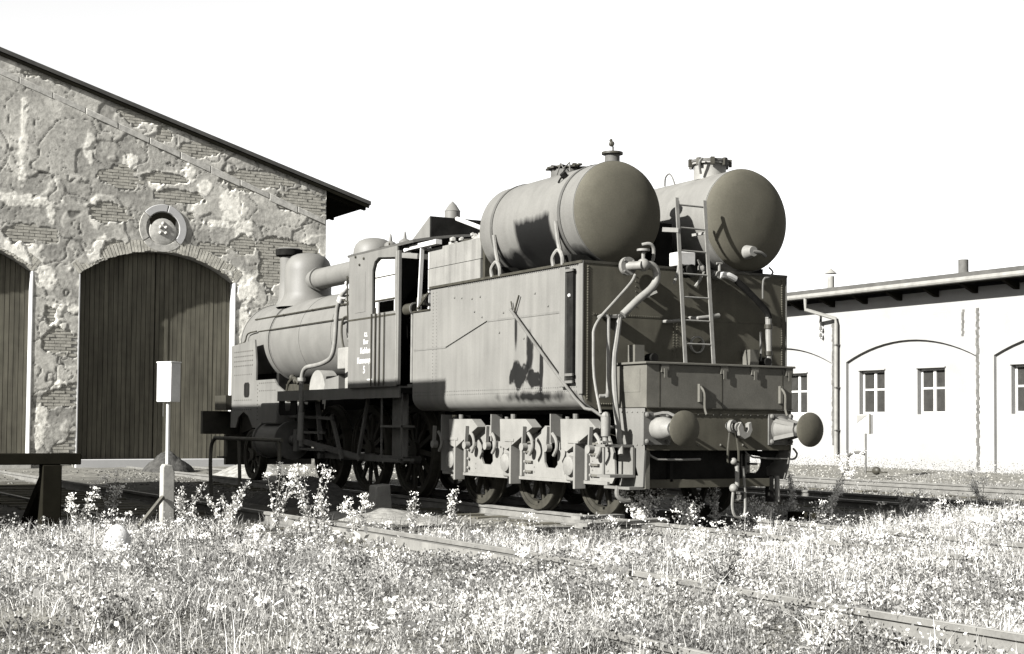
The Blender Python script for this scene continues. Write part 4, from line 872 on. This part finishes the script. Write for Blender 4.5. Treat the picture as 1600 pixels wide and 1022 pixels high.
# cab steps
for s in (-1,1):
    MB().box(s*1.40-.012,s*1.40+.012,4.78,4.80,.55,1.58).box(s*1.40-.012,s*1.40+.012,5.45,5.47,.55,1.58).box(min(s*1.2,s*1.45),max(s*1.2,s*1.45),4.78,5.47,.55,.58).box(min(s*1.2,s*1.42),max(s*1.2,s*1.42),4.78,5.47,1.02,1.05).box(s*1.25-.01,s*1.25+.01,4.9,5.4,.6,1.5).build('cab_step', M_chas, lo)
# boiler side fittings: feed valve, hose loop, long pale pipe
MB().tube([(-1.45,6.70,3.10),(-1.50,6.76,3.02),(-1.52,6.84,2.88),(-1.52,6.90,2.70),(-1.53,6.93,2.30),(-1.54,7.02,2.10),(-1.55,7.25,2.02),(-1.56,7.60,1.98),(-1.57,7.95,1.96),(-1.57,8.12,1.88),(-1.57,8.18,1.70),(-1.56,8.20,1.50),(-1.55,8.24,1.10),(-1.52,8.28,.70)], .036, 12, 3).build('long_pipe', M_pipe, lo)
MB().cyl((-1.57,8.18,1.74),(-1.57,8.18,1.80),.065,None,14).cyl((-1.555,8.21,1.24),(-1.54,8.27,.80),.05,None,14).build('pipe_sleeve', M_zinc, lo)
MB().ball((-1.47,6.72,3.10),.06,12,6).ball((-1.46,6.66,3.20),.035,8,5).cyl((-1.5,6.74,3.0),(-1.5,6.80,2.93),.06,None,12).tube([(-1.35,6.6,3.15),(-1.47,6.7,3.12)],.03,8,0).build('check_valve', M_paint, lo)
MB().tube([(-1.45,6.62,2.62),(-1.48,6.60,3.3)],.012,6,0).tube([(-1.42,6.50,3.16),(-1.48,6.60,3.3)],.012,6,0).tube([(-1.45,6.55,2.9),(-1.5,6.72,2.95)],.014,6,0).build('valve_spindle', M_oily, lo)
MB().tube([(-.82,7.95,2.80),(-.86,8.15,2.79),(-.88,8.20,2.6),(-.88,8.10,2.3),(-.84,7.85,2.05),(-.78,7.6,1.9)], .020, 8, 3).build('hose_loop', M_oily, lo)
MB().tube([(-.84,6.62,2.72),(-.86,6.62,2.5),(-.84,6.55,2.2)], .018, 8, 2).tube([(-.83,6.55,2.78),(-.85,8.0,2.8)],.014,6,0).tube([(-1.19,7.0,2.20),(-1.19,7.02,1.95),(-1.19,7.1,1.62)],.014,6,1).build('oil_pipe', M_oily, lo)
b = MB(); b.cyl((-.8,7.52,2.62),(-1.0,7.52,2.62),.11,None,16).cyl((-.95,7.52,2.62),(-1.02,7.52,2.62),.15,None,16).tube([(-.9,7.62,2.66),(-.96,7.82,2.70),(-.95,7.95,2.68)],.02,8,1).cyl((-.92,7.42,2.74),(-.92,7.42,2.84),.03,None,8).ball((-.95,7.68,2.62),.055,8,5).box(-1.0,-.82,7.36,7.44,2.45,2.78)
b.build('injector', M_black, lo)
MB().tube([(-.95,7.72,2.42),(-1.0,7.45,2.42),(-1.05,7.2,2.34),(-1.08,7.05,2.18)],.035,10,2).build('injector_pipe', M_pipe, lo)
MB().tube([(-1.0,10.3,1.64),(-1.0,10.2,1.78),(-1.0,9.95,1.85),(-1.0,9.75,1.75)],.03,8,2).ball((-1.0,10.05,1.86),.06,8,5).ball((-1.0,9.9,1.80),.05,8,5).box(-1.0,-.6,9.75,10.35,1.45,1.75).build('lubricator', M_oily, lo)
# painted lettering on the cab side
def text_mesh(s, size, y, z, x, parent):
    cu = bpy.data.curves.new('t','FONT'); cu.body = s; cu.size = size; cu.align_x = 'CENTER'; cu.extrude = .0015; cu.offset = .0025
    ob = bpy.data.objects.new('t', cu); COL.objects.link(ob); dg = bpy.context.evaluated_depsgraph_get()
    me = bpy.data.meshes.new_from_object(ob.evaluated_get(dg)); bpy.data.objects.remove(ob); bpy.data.curves.remove(cu)
    og = Vector((0,0,0))
    for v in me.vertices: u, w_, d = v.co; v.co = (x-d, y-u, z+w_)
    me.name = 'lettering'; me.materials.clear(); po = WO[parent.name]
    for v in me.vertices: v.co -= po
    o = bpy.data.objects.new('lettering', me); me.materials.append(M_text); COL.objects.link(o); o.parent = parent; return o
for s, sz, z, dy in (('K.L', .085, 2.345, .0), ('Bmr', .10, 2.235, .0), ('Kohlen', .125, 2.10, .02), ('Kannengr.', .13, 1.955, .04), ('5', .15, 1.81, .05)):
    text_mesh(s, sz, 5.80+dy, z, -CX-.0135, lo)
MB().box(-CX-.016,-CX-.013,5.56,5.74,1.70,1.722).build('painted_dash', M_text, lo)

# ------------------------------------------------------------------ things standing about
pr_ = thing('pipe_railing', (-2.6,8.5,0), 'dark bent pipe rail on legs in front of the left locomotive buffer', 'railing')
RX = -2.45
MB().tube([(RX,9.95,-.15),(RX,10.02,.35),(RX,9.98,.68),(RX,9.80,.80),(RX,9.5,.815),(RX,6.7,.815)], .032, 8, 3).build('rail', M_rust, pr_)
MB().tube([(RX,6.8,.81),(RX,6.75,-.15)], .03, 8, 0).build('leg', M_rust, pr_); MB().tube([(RX,8.6,.81),(RX,8.5,-.15)], .03, 8, 0).build('leg', M_rust, pr_)
MB().tube([(RX,9.2,.81),(RX,9.2,.55),(RX,9.25,.52),(RX,9.5,.50)], .015, 6, 1).box(RX-.03,RX+.03,9.3,9.6,.49,.515).build('hook', M_rust, pr_)
# buffer stop at the left, its shade put into the black of the boards
bsx = thing('buffer_stop', (-7.3,2.3,0), 'timber buffer stop at the left edge of the grass, its shade drawn as black', 'buffer stop')
MB().box(-9.2,-6.42,2.2,2.36,.60,.72).build('cross_beam', M_soffit, bsx, bevel=.01)
MB().box(-6.82,-6.62,2.2,2.4,-.3,.598).build('post', M_soffit, bsx, bevel=.01)
MB().box(-8.75,-8.5,2.2,2.4,-.3,.598).build('post', M_soffit, bsx, bevel=.01)
MB().bar((-6.72,2.4,.5),(-6.72,3.6,-.2),.12,.12).build('strut', M_soffit, bsx)
# cabinet on a pole
PX, PY = -5.81, 1.10
cbn = thing('pole_cabinet', (PX,PY,-.2), 'pale grey sheet metal box on a thin white pole in a leaning concrete stump', 'signal box')
def rotbox(c, sz, a, name, m_, bev=.006): return MB().obox(c, sz, Matrix.Rotation(a,3,'Z')).build(name, m_, cbn, bevel=bev)
rotbox((PX,PY,1.47),(.13,.215,.40),R(25),'cabinet',M_enamel)
rotbox((PX,PY,1.677),(.14,.225,.015),R(25),'cabinet_lid',M_enamel,.003)
MB().tube([(PX,PY,1.28),(PX+.005,PY,.45)],.021,10,0).build('pole', M_paint, cbn)
MB().tube([(PX-.05,PY,1.28),(PX-.05,PY,1.12)],.005,5,0).tube([(PX-.02,PY,1.28),(PX-.02,PY,1.05)],.005,5,0).build('cable', M_dkzinc, cbn)
MB().prism([(PX-.06,-.4),(PX+.075,-.4),(PX+.065,.55),(PX+.045,.62),(PX-.04,.635),(PX-.06,.60)], PY-.06, PY+.06, 'y').build('concrete_stump', M_conc, cbn, bevel=.012)
MB().bar((PX-.36,PY-.3,.02),(PX-.06,PY-.08,.30),.035,.035).build('slanting_bar', M_rust, cbn)
# white stone
b = MB().ball((-6.72,-.50,-.10), .16, 14, 9, (.85,.7,1.5))
for i_, v in enumerate(b.v): b.v[i_] = (v[0]+.006*math.sin(v[2]*31+v[1]*23), v[1]+.006*math.sin(v[0]*41), v[2]+.005*math.sin(v[0]*37+v[1]*29))
tag(b.build('marker_stone', M_stonewhite), 'whitewashed round-topped stone half hidden in the tall grass', 'stone')
# small stump beside the engine wheels
tag(MB().prism([(-1.72,-.2),(-1.42,-.2),(-1.46,.22),(-1.68,.20)], 5.0, 5.25, 'y').build('concrete_block', M_conc, bevel=.02), 'low upright grey concrete block beside the engine wheels', 'block')
# switch lantern by the white building
sw = thing('switch_lantern', (14.2,12.0,.0), 'thin mast with a white lantern plate bearing a grey wedge, by the white wall', 'switch lantern')
MB().tube([(14.2,12.0,.0),(14.2,12.0,.95)],.022,8,0).build('mast', M_dkzinc, sw)
lt = MB().box(14.17,14.24,11.80,12.26,.95,1.40).build('lantern', M_paint, sw, bevel=.01)
MB().prism([(12.25,1.39),(11.90,1.39),(12.25,1.20)], 14.160, 14.168, 'x').build('grey_wedge', M_zinc, lt)
MB().box(14.155,14.168,11.80,11.85,.94,1.42).build('dark_edge', M_rust, lt)
MB().tube([(14.2,12.6,-.1),(14.2,12.62,.32),(14.2,12.5,.46),(14.2,12.25,.50),(14.2,12.02,.46)],.035,8,3).build('hoop', M_dkzinc, sw)
MB().ball((14.2,11.65,.08),.10,14,8,(.8,1.2,1)).bar((14.2,12.0,.05),(14.2,11.3,.05),.03,.03).build('lever_weight', M_oily, sw)
# planks and a sleeper lying by the rear of the tender
pl = thing('plank_pile', (-2.2,-1.5,-.1), 'low pile of weathered planks lying in the grass before the tender', 'planks')
for k in range(9):
    a = R(random.uniform(-22,22)); L_ = random.uniform(.6,1.25)
    MB().obox((-2.15+random.uniform(-.25,.3), -1.35+random.uniform(-.4,.35), -.08+.032*k*.8), (L_, random.uniform(.08,.2), .035), Matrix.Rotation(a,3,'Z')@Matrix.Rotation(random.uniform(-.05,.05),3,'Y')).build('plank', M_wood, pl, smooth=False)
tag(MB().box(1.4,1.62,-.62,-.1,-.2,.06).build('timber_block', M_soffit, bevel=.02), 'short black timber block in the grass right of the hanging coupling', 'block')
tag(MB().bar((1.7,-.42,-.03),(2.9,-.2,-.03),.10,.08).build('timber_baulk', M_wood, bevel=.008), 'pale squared timber lying in the grass right of the tender', 'timber')
# check plank between the rails of the left track
pk = thing('board_crossing', (-4.4,-1.8,0), 'weathered boards laid along the near rail of the left track', 'boards')
MB().box(-4.06,-3.93,-3.4,.9,-.16,-.045).build('board', M_wood, pk, smooth=False)
MB().bar((-4.95,-2.9,-.13),(-4.85,-.8,-.12),.14,.05).build('board', M_wood, pk, smooth=False)
# heaps
def heap(name, cx, cy, rx, ry, h, m_, seed, label, cat):
    n = 46; u = np.linspace(-1.15,1.15,n); X, Y = np.meshgrid(u, u); r_ = np.hypot(X, Y)
    Zh = h*np.clip(1-r_,0,1)**.8*(.7+.6*vnoise(X*2.5+seed,Y*2.5+seed,seed,3)) + .07*h*(vnoise(X*14+seed,Y*14,seed+3,2)-.5)
    gx_, gy_ = cx+X*rx, cy+Y*ry; Zh = gh(gx_, gy_) + np.where(r_ < 1.02, Zh, -.08)
    i = (np.arange(n-1)[None,:] + n*np.arange(n-1)[:,None]).ravel()
    o = link_mesh(name, np_mesh(name, np.stack([gx_.ravel(),gy_.ravel(),Zh.ravel()],1), np.stack([i,i+1,i+n+1,i+n],1)), m_, None, Vector((0,0,0)), smooth=False, recalc=False)
    return tag(o, label, cat)
heap('gravel_heap', .6, 16.2, 1.0, 1.4, .38, M_gravel, 5, 'pale gravel heap in front of the middle gate beside the locomotive', 'gravel heap')
heap('slag_heap', -1.9, 6.9, .8, 1.7, .38, M_slag, 9, 'dark slag heap against the locomotive wheels', 'slag heap')
heap('rubble_heap', -.45, 19.2, .6, .6, .5, M_slag, 13, 'dark rubble heap before the bottom of the middle gate', 'rubble heap')
heap('ash_heap', -2.3, 3.4, .7, 1.4, .12, M_gravel, 15, 'low pale ash heap beside the tender wheels', 'ash heap')

# ------------------------------------------------------------------ stones, grass, weeds
def scatter(n, x0, x1, y0, y1, f):
    x = RNG.uniform(x0, x1, n); y = RNG.uniform(y0, y1, n); k = RNG.random(n) < f(x, y); return x[k], y[k]
ico_v = []; 
bm_ = bmesh.new(); bmesh.ops.create_icosphere(bm_, subdivisions=1, radius=1); iv = np.array([v.co[:] for v in bm_.verts]); iff = np.array([[v.index for v in f.verts] for f in bm_.faces]); bm_.free()
def stones(name, x, y, smin, smax, tones, label):
    n = len(x); s = RNG.uniform(smin, smax, n)**1.0; z = gh(x, y)
    J = RNG.uniform(.7,1.3,(n,len(iv),1)); V = iv[None]*J*s[:,None,None]*RNG.uniform(.6,1.2,(n,1,3)); V[:,:,0] += x[:,None]; V[:,:,1] += y[:,None]; V[:,:,2] = V[:,:,2]*.7 + z[:,None]
    F = iff[None] + (np.arange(n)*len(iv))[:,None,None]
    me = np_mesh(name, V.reshape(-1,3), F.reshape(-1,3)); set_tone(me, np.repeat(RNG.uniform(*tones,n), len(iv)))
    return link_mesh(name, me, M_pebble, None, Vector((0,0,0)), smooth=False, recalc=False, kind='stuff', label=label)
M_pebble = mat('pebbles', 1.0, .95, .2, 12., 60., .3, .004, attr='tone', t=.06)
x, y = scatter(22000, -7, 5, -5, 20, lambda x, y: .15+.85*np.exp(-((np.abs(x)-1.4)/.7)**2)); k = grass_mask(x,y) < .5
stones('ballast_stones', x[k], y[k], .008, .035, (.05,.32), 'loose dark ballast stones between the tracks')
x, y = scatter(7000, 2, 17.5, -1, 20, lambda x, y: np.full_like(x,.8)); stones('yard_stones', x, y, .010, .045, (.1,.5), 'loose stones on the yard behind the tender')

M_blade = bpy.data.materials.new('dry grass and leaves'); M_blade.use_nodes = True
N = M_blade.node_tree.nodes; L = M_blade.node_tree.links; N.clear(); out = N.new('ShaderNodeOutputMaterial'); df = N.new('ShaderNodeBsdfDiffuse'); tr = N.new('ShaderNodeBsdfTranslucent'); mx = N.new('ShaderNodeMixShader'); mx.inputs[0].default_value = .28
at = N.new('ShaderNodeAttribute'); at.attribute_name = 'tone'; vmm = N.new('ShaderNodeVectorMath'); vmm.operation = 'SCALE'; vmm.inputs[0].default_value = tuple(KA*c for c in (1.0,.985,.94)); L.new(at.outputs['Fac'], vmm.inputs['Scale'])
L.new(vmm.outputs[0], df.inputs[0]); L.new(vmm.outputs[0], tr.inputs[0]); L.new(df.outputs[0], mx.inputs[1]); L.new(tr.outputs[0], mx.inputs[2]); L.new(mx.outputs[0], out.inputs[0])

def blades(x, y, h, wd, lean, tone):
    """each blade: 5 vertices (2 base, 2 middle, tip), 3 tris"""
    n = len(x); z = gh(x, y)-.02; a = RNG.uniform(0,2*np.pi,n); b = RNG.uniform(0,2*np.pi,n); l = lean*RNG.random(n)**.7
    wx, wy = np.cos(a)*wd/2, np.sin(a)*wd/2; lx, ly = np.cos(b)*l, np.sin(b)*l
    V = np.zeros((n,5,3))
    for k, (sg, t_, wk) in enumerate(((-1,0,1),(1,0,1),(-1,.55,.75),(1,.55,.75),(0,1,0))):
        V[:,k,0] = x+sg*wx*wk+lx*h*t_**2; V[:,k,1] = y+sg*wy*wk+ly*h*t_**2; V[:,k,2] = z+h*t_*(1-.35*l*t_)
    F = np.array([[0,1,3],[0,3,2],[2,3,4]])[None]+(np.arange(n)*5)[:,None,None]
    return V.reshape(-1,3), F.reshape(-1,3), np.repeat(tone,5)
def leaves(x, y, z, s, tone):
    """small kite shaped leaves, random attitude: 4 vertices, 2 tris"""
    n = len(x); d = RNG.normal(size=(n,3)); d /= np.linalg.norm(d,axis=1)[:,None]; e = RNG.normal(size=(n,3)); e -= d*(d*e).sum(1)[:,None]; e /= np.linalg.norm(e,axis=1)[:,None]
    P = np.stack([x,y,z],1); V = np.zeros((n,4,3)); V[:,0] = P; V[:,1] = P+(d*.5+e*.28)*s[:,None]; V[:,2] = P+d*s[:,None]; V[:,3] = P+(d*.5-e*.28)*s[:,None]
    F = np.array([[0,1,2],[0,2,3]])[None]+(np.arange(n)*4)[:,None,None]; return V.reshape(-1,3), F.reshape(-1,3), np.repeat(tone,4)
def emit(name, parts, label=None, kind='stuff', parent=None, og=None, cat=None, group=None):
    V = []; F = []; T = []; o_ = 0
    for v, f, t_ in parts: V.append(v); F.append(f+o_); T.append(t_); o_ += len(v)
    V = np.concatenate(V); og = Vector((0,0,0)) if og is None else og
    me = np_mesh(name, V-np.array(og[:]), np.concatenate(F)); set_tone(me, np.concatenate(T))
    return link_mesh(name, me, M_blade, parent, og, smooth=False, recalc=False, kind=kind, label=label, cat=cat, group=group)
def dens(x, y): return grass_mask(x, y)*(.4+.6*sstep(.33,.55,vnoise(x*1.3+3,y*1.3+3,301,3)))
LOW = lambda x, y: 1-.72*np.exp(-((x+4.45)/.75)**4)*sstep(-4.6,-3.2,y)
HM = lambda x, y: LOW(x,y)*.8*(.25 + 1.7*vnoise(x*1.2+50,y*1.2+50,311,3)**1.5 + .9*np.exp(-((x+5.45)/.35)**2)*sstep(0,-1,y))
def clump_tone(x, y): return -.15 + 1.25*vnoise(x*1.3+70,y*1.3+70,321,4)  # dark end of the noise paints shadow gaps between clumps as colour
# near meadow in bands of density
parts = []
def vis(x, y, mg=1.1):                                                     # the strip of meadow the picture could plausibly see, plus a margin to the sides
    dx, dy = x+10.11, y+13.52; a = dx*math.cos(YAW)-dy*math.sin(YAW); dd = dx*math.sin(YAW)+dy*math.cos(YAW); return (dd > 4.5) & (np.abs(a) < dd*.36*1.12+mg)
x, y = scatter(620000, -11, 8, -12, 3, dens); k = vis(x,y); x, y = x[k], y[k]
hm = HM(x,y); h = hm*RNG.uniform(.05,.17,len(x)); parts.append(blades(x, y, h, RNG.uniform(.003,.007,len(x)), .9, np.clip(clump_tone(x,y)*RNG.uniform(.45,1.7,len(x)),.06,1.9)))
x, y = scatter(90000, -11, 8, -12, 3, lambda x, y: dens(x,y)*sstep(.45,.62,vnoise(x*.9+13,y*.9+13,331,3))); k = vis(x,y); x, y = x[k], y[k]
h = RNG.uniform(.13,.34,len(x))*LOW(x,y)**1.3; parts.append(blades(x, y, h, RNG.uniform(.002,.005,len(x)), .7, RNG.uniform(.5,1.7,len(x))))
emit('meadow_grass', parts, 'dry pale grass of the foreground meadow')
# low leafy ground cover
x, y = scatter(560000, -11, 8, -12, 3, lambda x, y: grass_mask(x,y)*sstep(.30,.50,vnoise(x*1.7+23,y*1.7+23,341,3))); k = vis(x,y); x, y = x[k], y[k]
z = gh(x,y) + .85*LOW(x,y)*RNG.random(len(x))**.9*(.03+.42*vnoise(x*2.1+3,y*2.1+9,351,3)**1.8+.12*np.exp(-((x+5.45)/.4)**2)*sstep(0,-1,y)); parts = [leaves(x, y, z, RNG.uniform(.010,.034,len(x)), np.clip(clump_tone(x,y)*RNG.uniform(.25,1.5,len(x)),.05,1.15))]
emit('ground_cover', parts, 'low leafy ground cover in the foreground meadow')
# white flower specks
x, y = scatter(6000, -11, 8, -12, 3, lambda x, y: grass_mask(x,y)*sstep(.46,.60,vnoise(x*1.4+93,y*1.4+3,361,3))); k = vis(x,y); x, y = x[k], y[k]
parts = []
for q in range(6):
    zz = gh(x,y)+(.10+.12*((x*37)%1))*LOW(x,y); parts.append(leaves(x+RNG.normal(0,.010,len(x)), y+RNG.normal(0,.010,len(x)), zz+RNG.normal(0,.005,len(x)), np.full(len(x),.020), np.full(len(x),1.6)))
emit('small_white_flowers', parts, 'specks of small white flowers through the meadow')
# ragged taller clumps, and broad leaves here and there
cx_, cy_ = scatter(900, -10, 7, -9, 2.2, lambda x, y: grass_mask(x,y)); k = vis(cx_,cy_,.3); cx_, cy_ = cx_[k], cy_[k]; parts = []
for a_, b_ in zip(cx_, cy_):
    n = int(RNG.integers(12,60)); tn_ = RNG.choice([.25,.5,.9,1.4]); hh = RNG.uniform(.12,.38)*float(LOW(a_,b_)); sp = RNG.uniform(.03,.10)
    x = a_+RNG.normal(0,sp,n); y = b_+RNG.normal(0,sp,n)
    parts.append(blades(x, y, hh*RNG.uniform(.5,1.1,n), RNG.uniform(.003,.007,n), RNG.uniform(.5,1.1), tn_*RNG.uniform(.6,1.4,n)))
    if RNG.random() < .55:
        m_ = n*3; parts.append(leaves(a_+RNG.normal(0,sp,m_), b_+RNG.normal(0,sp,m_), float(gh(a_,b_))+hh*RNG.uniform(.15,.95,m_), RNG.uniform(.012,.038,m_), tn_*RNG.uniform(.5,1.5,m_)))
    if RNG.random() < .25:
        m_ = 30; parts.append(leaves(a_+RNG.normal(0,.03,m_), b_+RNG.normal(0,.03,m_), float(gh(a_,b_))+hh*.98+RNG.normal(0,.008,m_), np.full(m_,.020), np.full(m_,1.7)))
x, y = scatter(9000, -10, 7, -9, 2, lambda x, y: grass_mask(x,y)*sstep(.5,.62,vnoise(x*1.9+11,y*1.9+77,391,2))); k = vis(x,y); x, y = x[k], y[k]
parts.append(leaves(x, y, gh(x,y)+RNG.uniform(.01,.12,len(x)), RNG.uniform(.05,.10,len(x)), RNG.choice([.2,.45,.8,1.3],len(x))))
emit('wild_herbs', parts, 'ragged clumps of wild herbs and broad leaves standing in the meadow')
# thin growth on the yard right of and behind the tender and between the left rails
def yard(x, y): return (.5*sstep(.5,.62,vnoise(x*.8+44,y*.8+44,371,3)))*sstep(.9,.3,grass_mask(x,y))
x, y = scatter(90000, -7, 17.6, -3, 12, yard); x0_ = np.abs(x) > 1.9; x, y = x[x0_], y[x0_]; x0_ = (x > 2.2) | (y < 3); x, y = x[x0_], y[x0_]
parts = [blades(x, y, RNG.uniform(.05,.2,len(x)), RNG.uniform(.004,.009,len(x)), .8, RNG.uniform(.2,.7,len(x)))]
x, y = scatter(60000, 2.2, 17.8, -3, 24, yard); parts.append(leaves(x, y, gh(x,y)+RNG.random(len(x))*.14, RNG.uniform(.02,.05,len(x)), RNG.uniform(.2,.75,len(x))))
x = RNG.uniform(17.0,17.95,9000); y = RNG.uniform(-3,24,9000); parts.append(leaves(x, y, gh(x,y)+RNG.random(9000)**2*.30, RNG.uniform(.02,.05,9000), RNG.uniform(.3,.8,9000)))
emit('yard_weeds', parts, 'thin low weeds on the cinder yard')

# single weeds one can point at
def weed(name, x, y, h, kind_, seed, label, cat='weed', group=None, tb=.55):
    global RNG
    sv = RNG; RNG = np.random.default_rng(seed); rd = random.Random(seed); z = float(gh(x,y)); t = thing(name, (x,y,z), label, cat, group)
    sb = MB(); lf = []; fl = []
    ns = {'tall':3,'bushy':9,'umbel':6,'fern':5}[kind_]
    for q in range(ns):
        a = rd.uniform(0,6.28); sp = {'tall':.12,'bushy':.55,'umbel':.35,'fern':.5}[kind_]*h; hh = h*rd.uniform(.6,1.0)
        p = [Vector((x,y,z)), Vector((x+sp*.25*math.cos(a), y+sp*.25*math.sin(a), z+hh*.5)), Vector((x+sp*math.cos(a)*.8, y+sp*math.sin(a)*.8, z+hh))]
        sb.tube(p, .0035, 4, 1, cap=False)
        nl = int({'tall':90,'bushy':120,'umbel':45,'fern':130}[kind_]*h/.5)
        tt = np.linspace(.12,1,nl)
        P0, P1, P2 = [np.array(v) for v in p]; C = ((1-tt)**2)[:,None]*P0+(2*tt*(1-tt))[:,None]*P1+(tt**2)[:,None]*P2
        j = .035 if kind_ != 'bushy' else .05; C = C + RNG.normal(0, j*.6, C.shape)
        lf.append(leaves(C[:,0], C[:,1], C[:,2], RNG.uniform(.018,.05,nl)*(1.25-tt*.5), np.clip(RNG.uniform(.5,1.6,nl)*tb*1.7,.1,1.8)))
        if kind_ in ('umbel','tall'):
            for w_ in range(3 if kind_ == 'umbel' else 1):
                c = C[-1-w_*3]+RNG.normal(0,.02,3); n = 22; fl.append(leaves(c[0]+RNG.normal(0,.022,n), c[1]+RNG.normal(0,.022,n), c[2]+RNG.normal(0,.007,n)+.01, RNG.uniform(.012,.024,n), np.full(n,1.9)))
    st_ = sb.build('stem', M_stem, t, smooth=False)
    emit('leaves', lf, None, 'stuff', t, WO[t.name].copy())
    if fl: emit('flower_head', fl, None, 'stuff', t, WO[t.name].copy())
    RNG = sv
M_stem = mat('weed stems', .42, .9, .3)
weed('flowering_weed', -5.75, 3.6, .62, 'umbel', 1, 'tall flowering weed just right of the black buffer stop post')
weed('flowering_weed', -6.6, 1.5, .50, 'umbel', 2, 'flowering weed in front of the black buffer stop')
weed('leafy_weed', -5.15, 2.6, .55, 'fern', 3, 'feathery weed left of the cabinet pole')
weed('leafy_weed', -4.9, 1.9, .60, 'fern', 4, 'feathery weed right of the leaning concrete stump')
weed('flowering_weed', -4.45, 1.6, .72, 'umbel', 5, 'tallest flowering weed against the dark heap left of the engine')
weed('flowering_weed', -4.3, .9, .80, 'umbel', 6, 'broad flowering weed beneath the locomotive running board')
weed('flowering_weed', -4.05, .3, .55, 'umbel', 7, 'flowering weed at the near rail left of the boards')
weed('dry_weed', -5.0, -1.1, .55, 'tall', 8, 'dry upright weed in the middle of the left track', tb=.4)
weed('leafy_weed', -3.1, .9, .42, 'tall', 9, 'small upright weed between the two tracks')
weed('leafy_weed', -2.55, 1.0, .50, 'tall', 10, 'upright weed before the sandy strip beside the tender')
weed('bushy_weed', -.72, -.1, .60, 'bushy', 11, 'dense bushy weed in front of the left end of the guard bar', tb=.6)
weed('bushy_weed', -.25, -.35, .42, 'bushy', 12, 'pale bushy weed below the middle of the guard bar', tb=.7)
weed('leafy_weed', .55, .2, .55, 'tall', 13, 'slender weed just left of the hanging coupling', tb=.7)
weed('bushy_weed', .95, -.2, .40, 'bushy', 14, 'low weed right under the coupling chain', tb=.6)
weed('bushy_weed', 3.2, 1.2, .62, 'fern', 15, 'wispy pale weed right of the tender in front of the open track', tb=.8)
weed('leafy_weed', 2.9, 1.5, .70, 'tall', 16, 'tall thin weed left of the wispy pale weed', tb=.6)
weed('bushy_weed', 4.0, .5, .38, 'bushy', 17, 'low dark bushy weed on the yard right of the tender', tb=.35)
weed('flowering_weed', 12.2, 10.4, .8, 'bushy', 18, 'large pale weed clump at the foot of the switch lantern', tb=.75)
weed('flowering_weed', 6.6, 1.6, .55, 'umbel', 19, 'flowering weed at the right edge before the far tracks')
weed('bushy_weed', -3.6, -5.2, .34, 'fern', 20, 'dark leafy weed beside the near rail in the foreground grass at right', tb=.2)
weed('bushy_weed', -5.6, -3.3, .28, 'fern', 21, 'low dark rosette in the near grass left of centre', tb=.22)
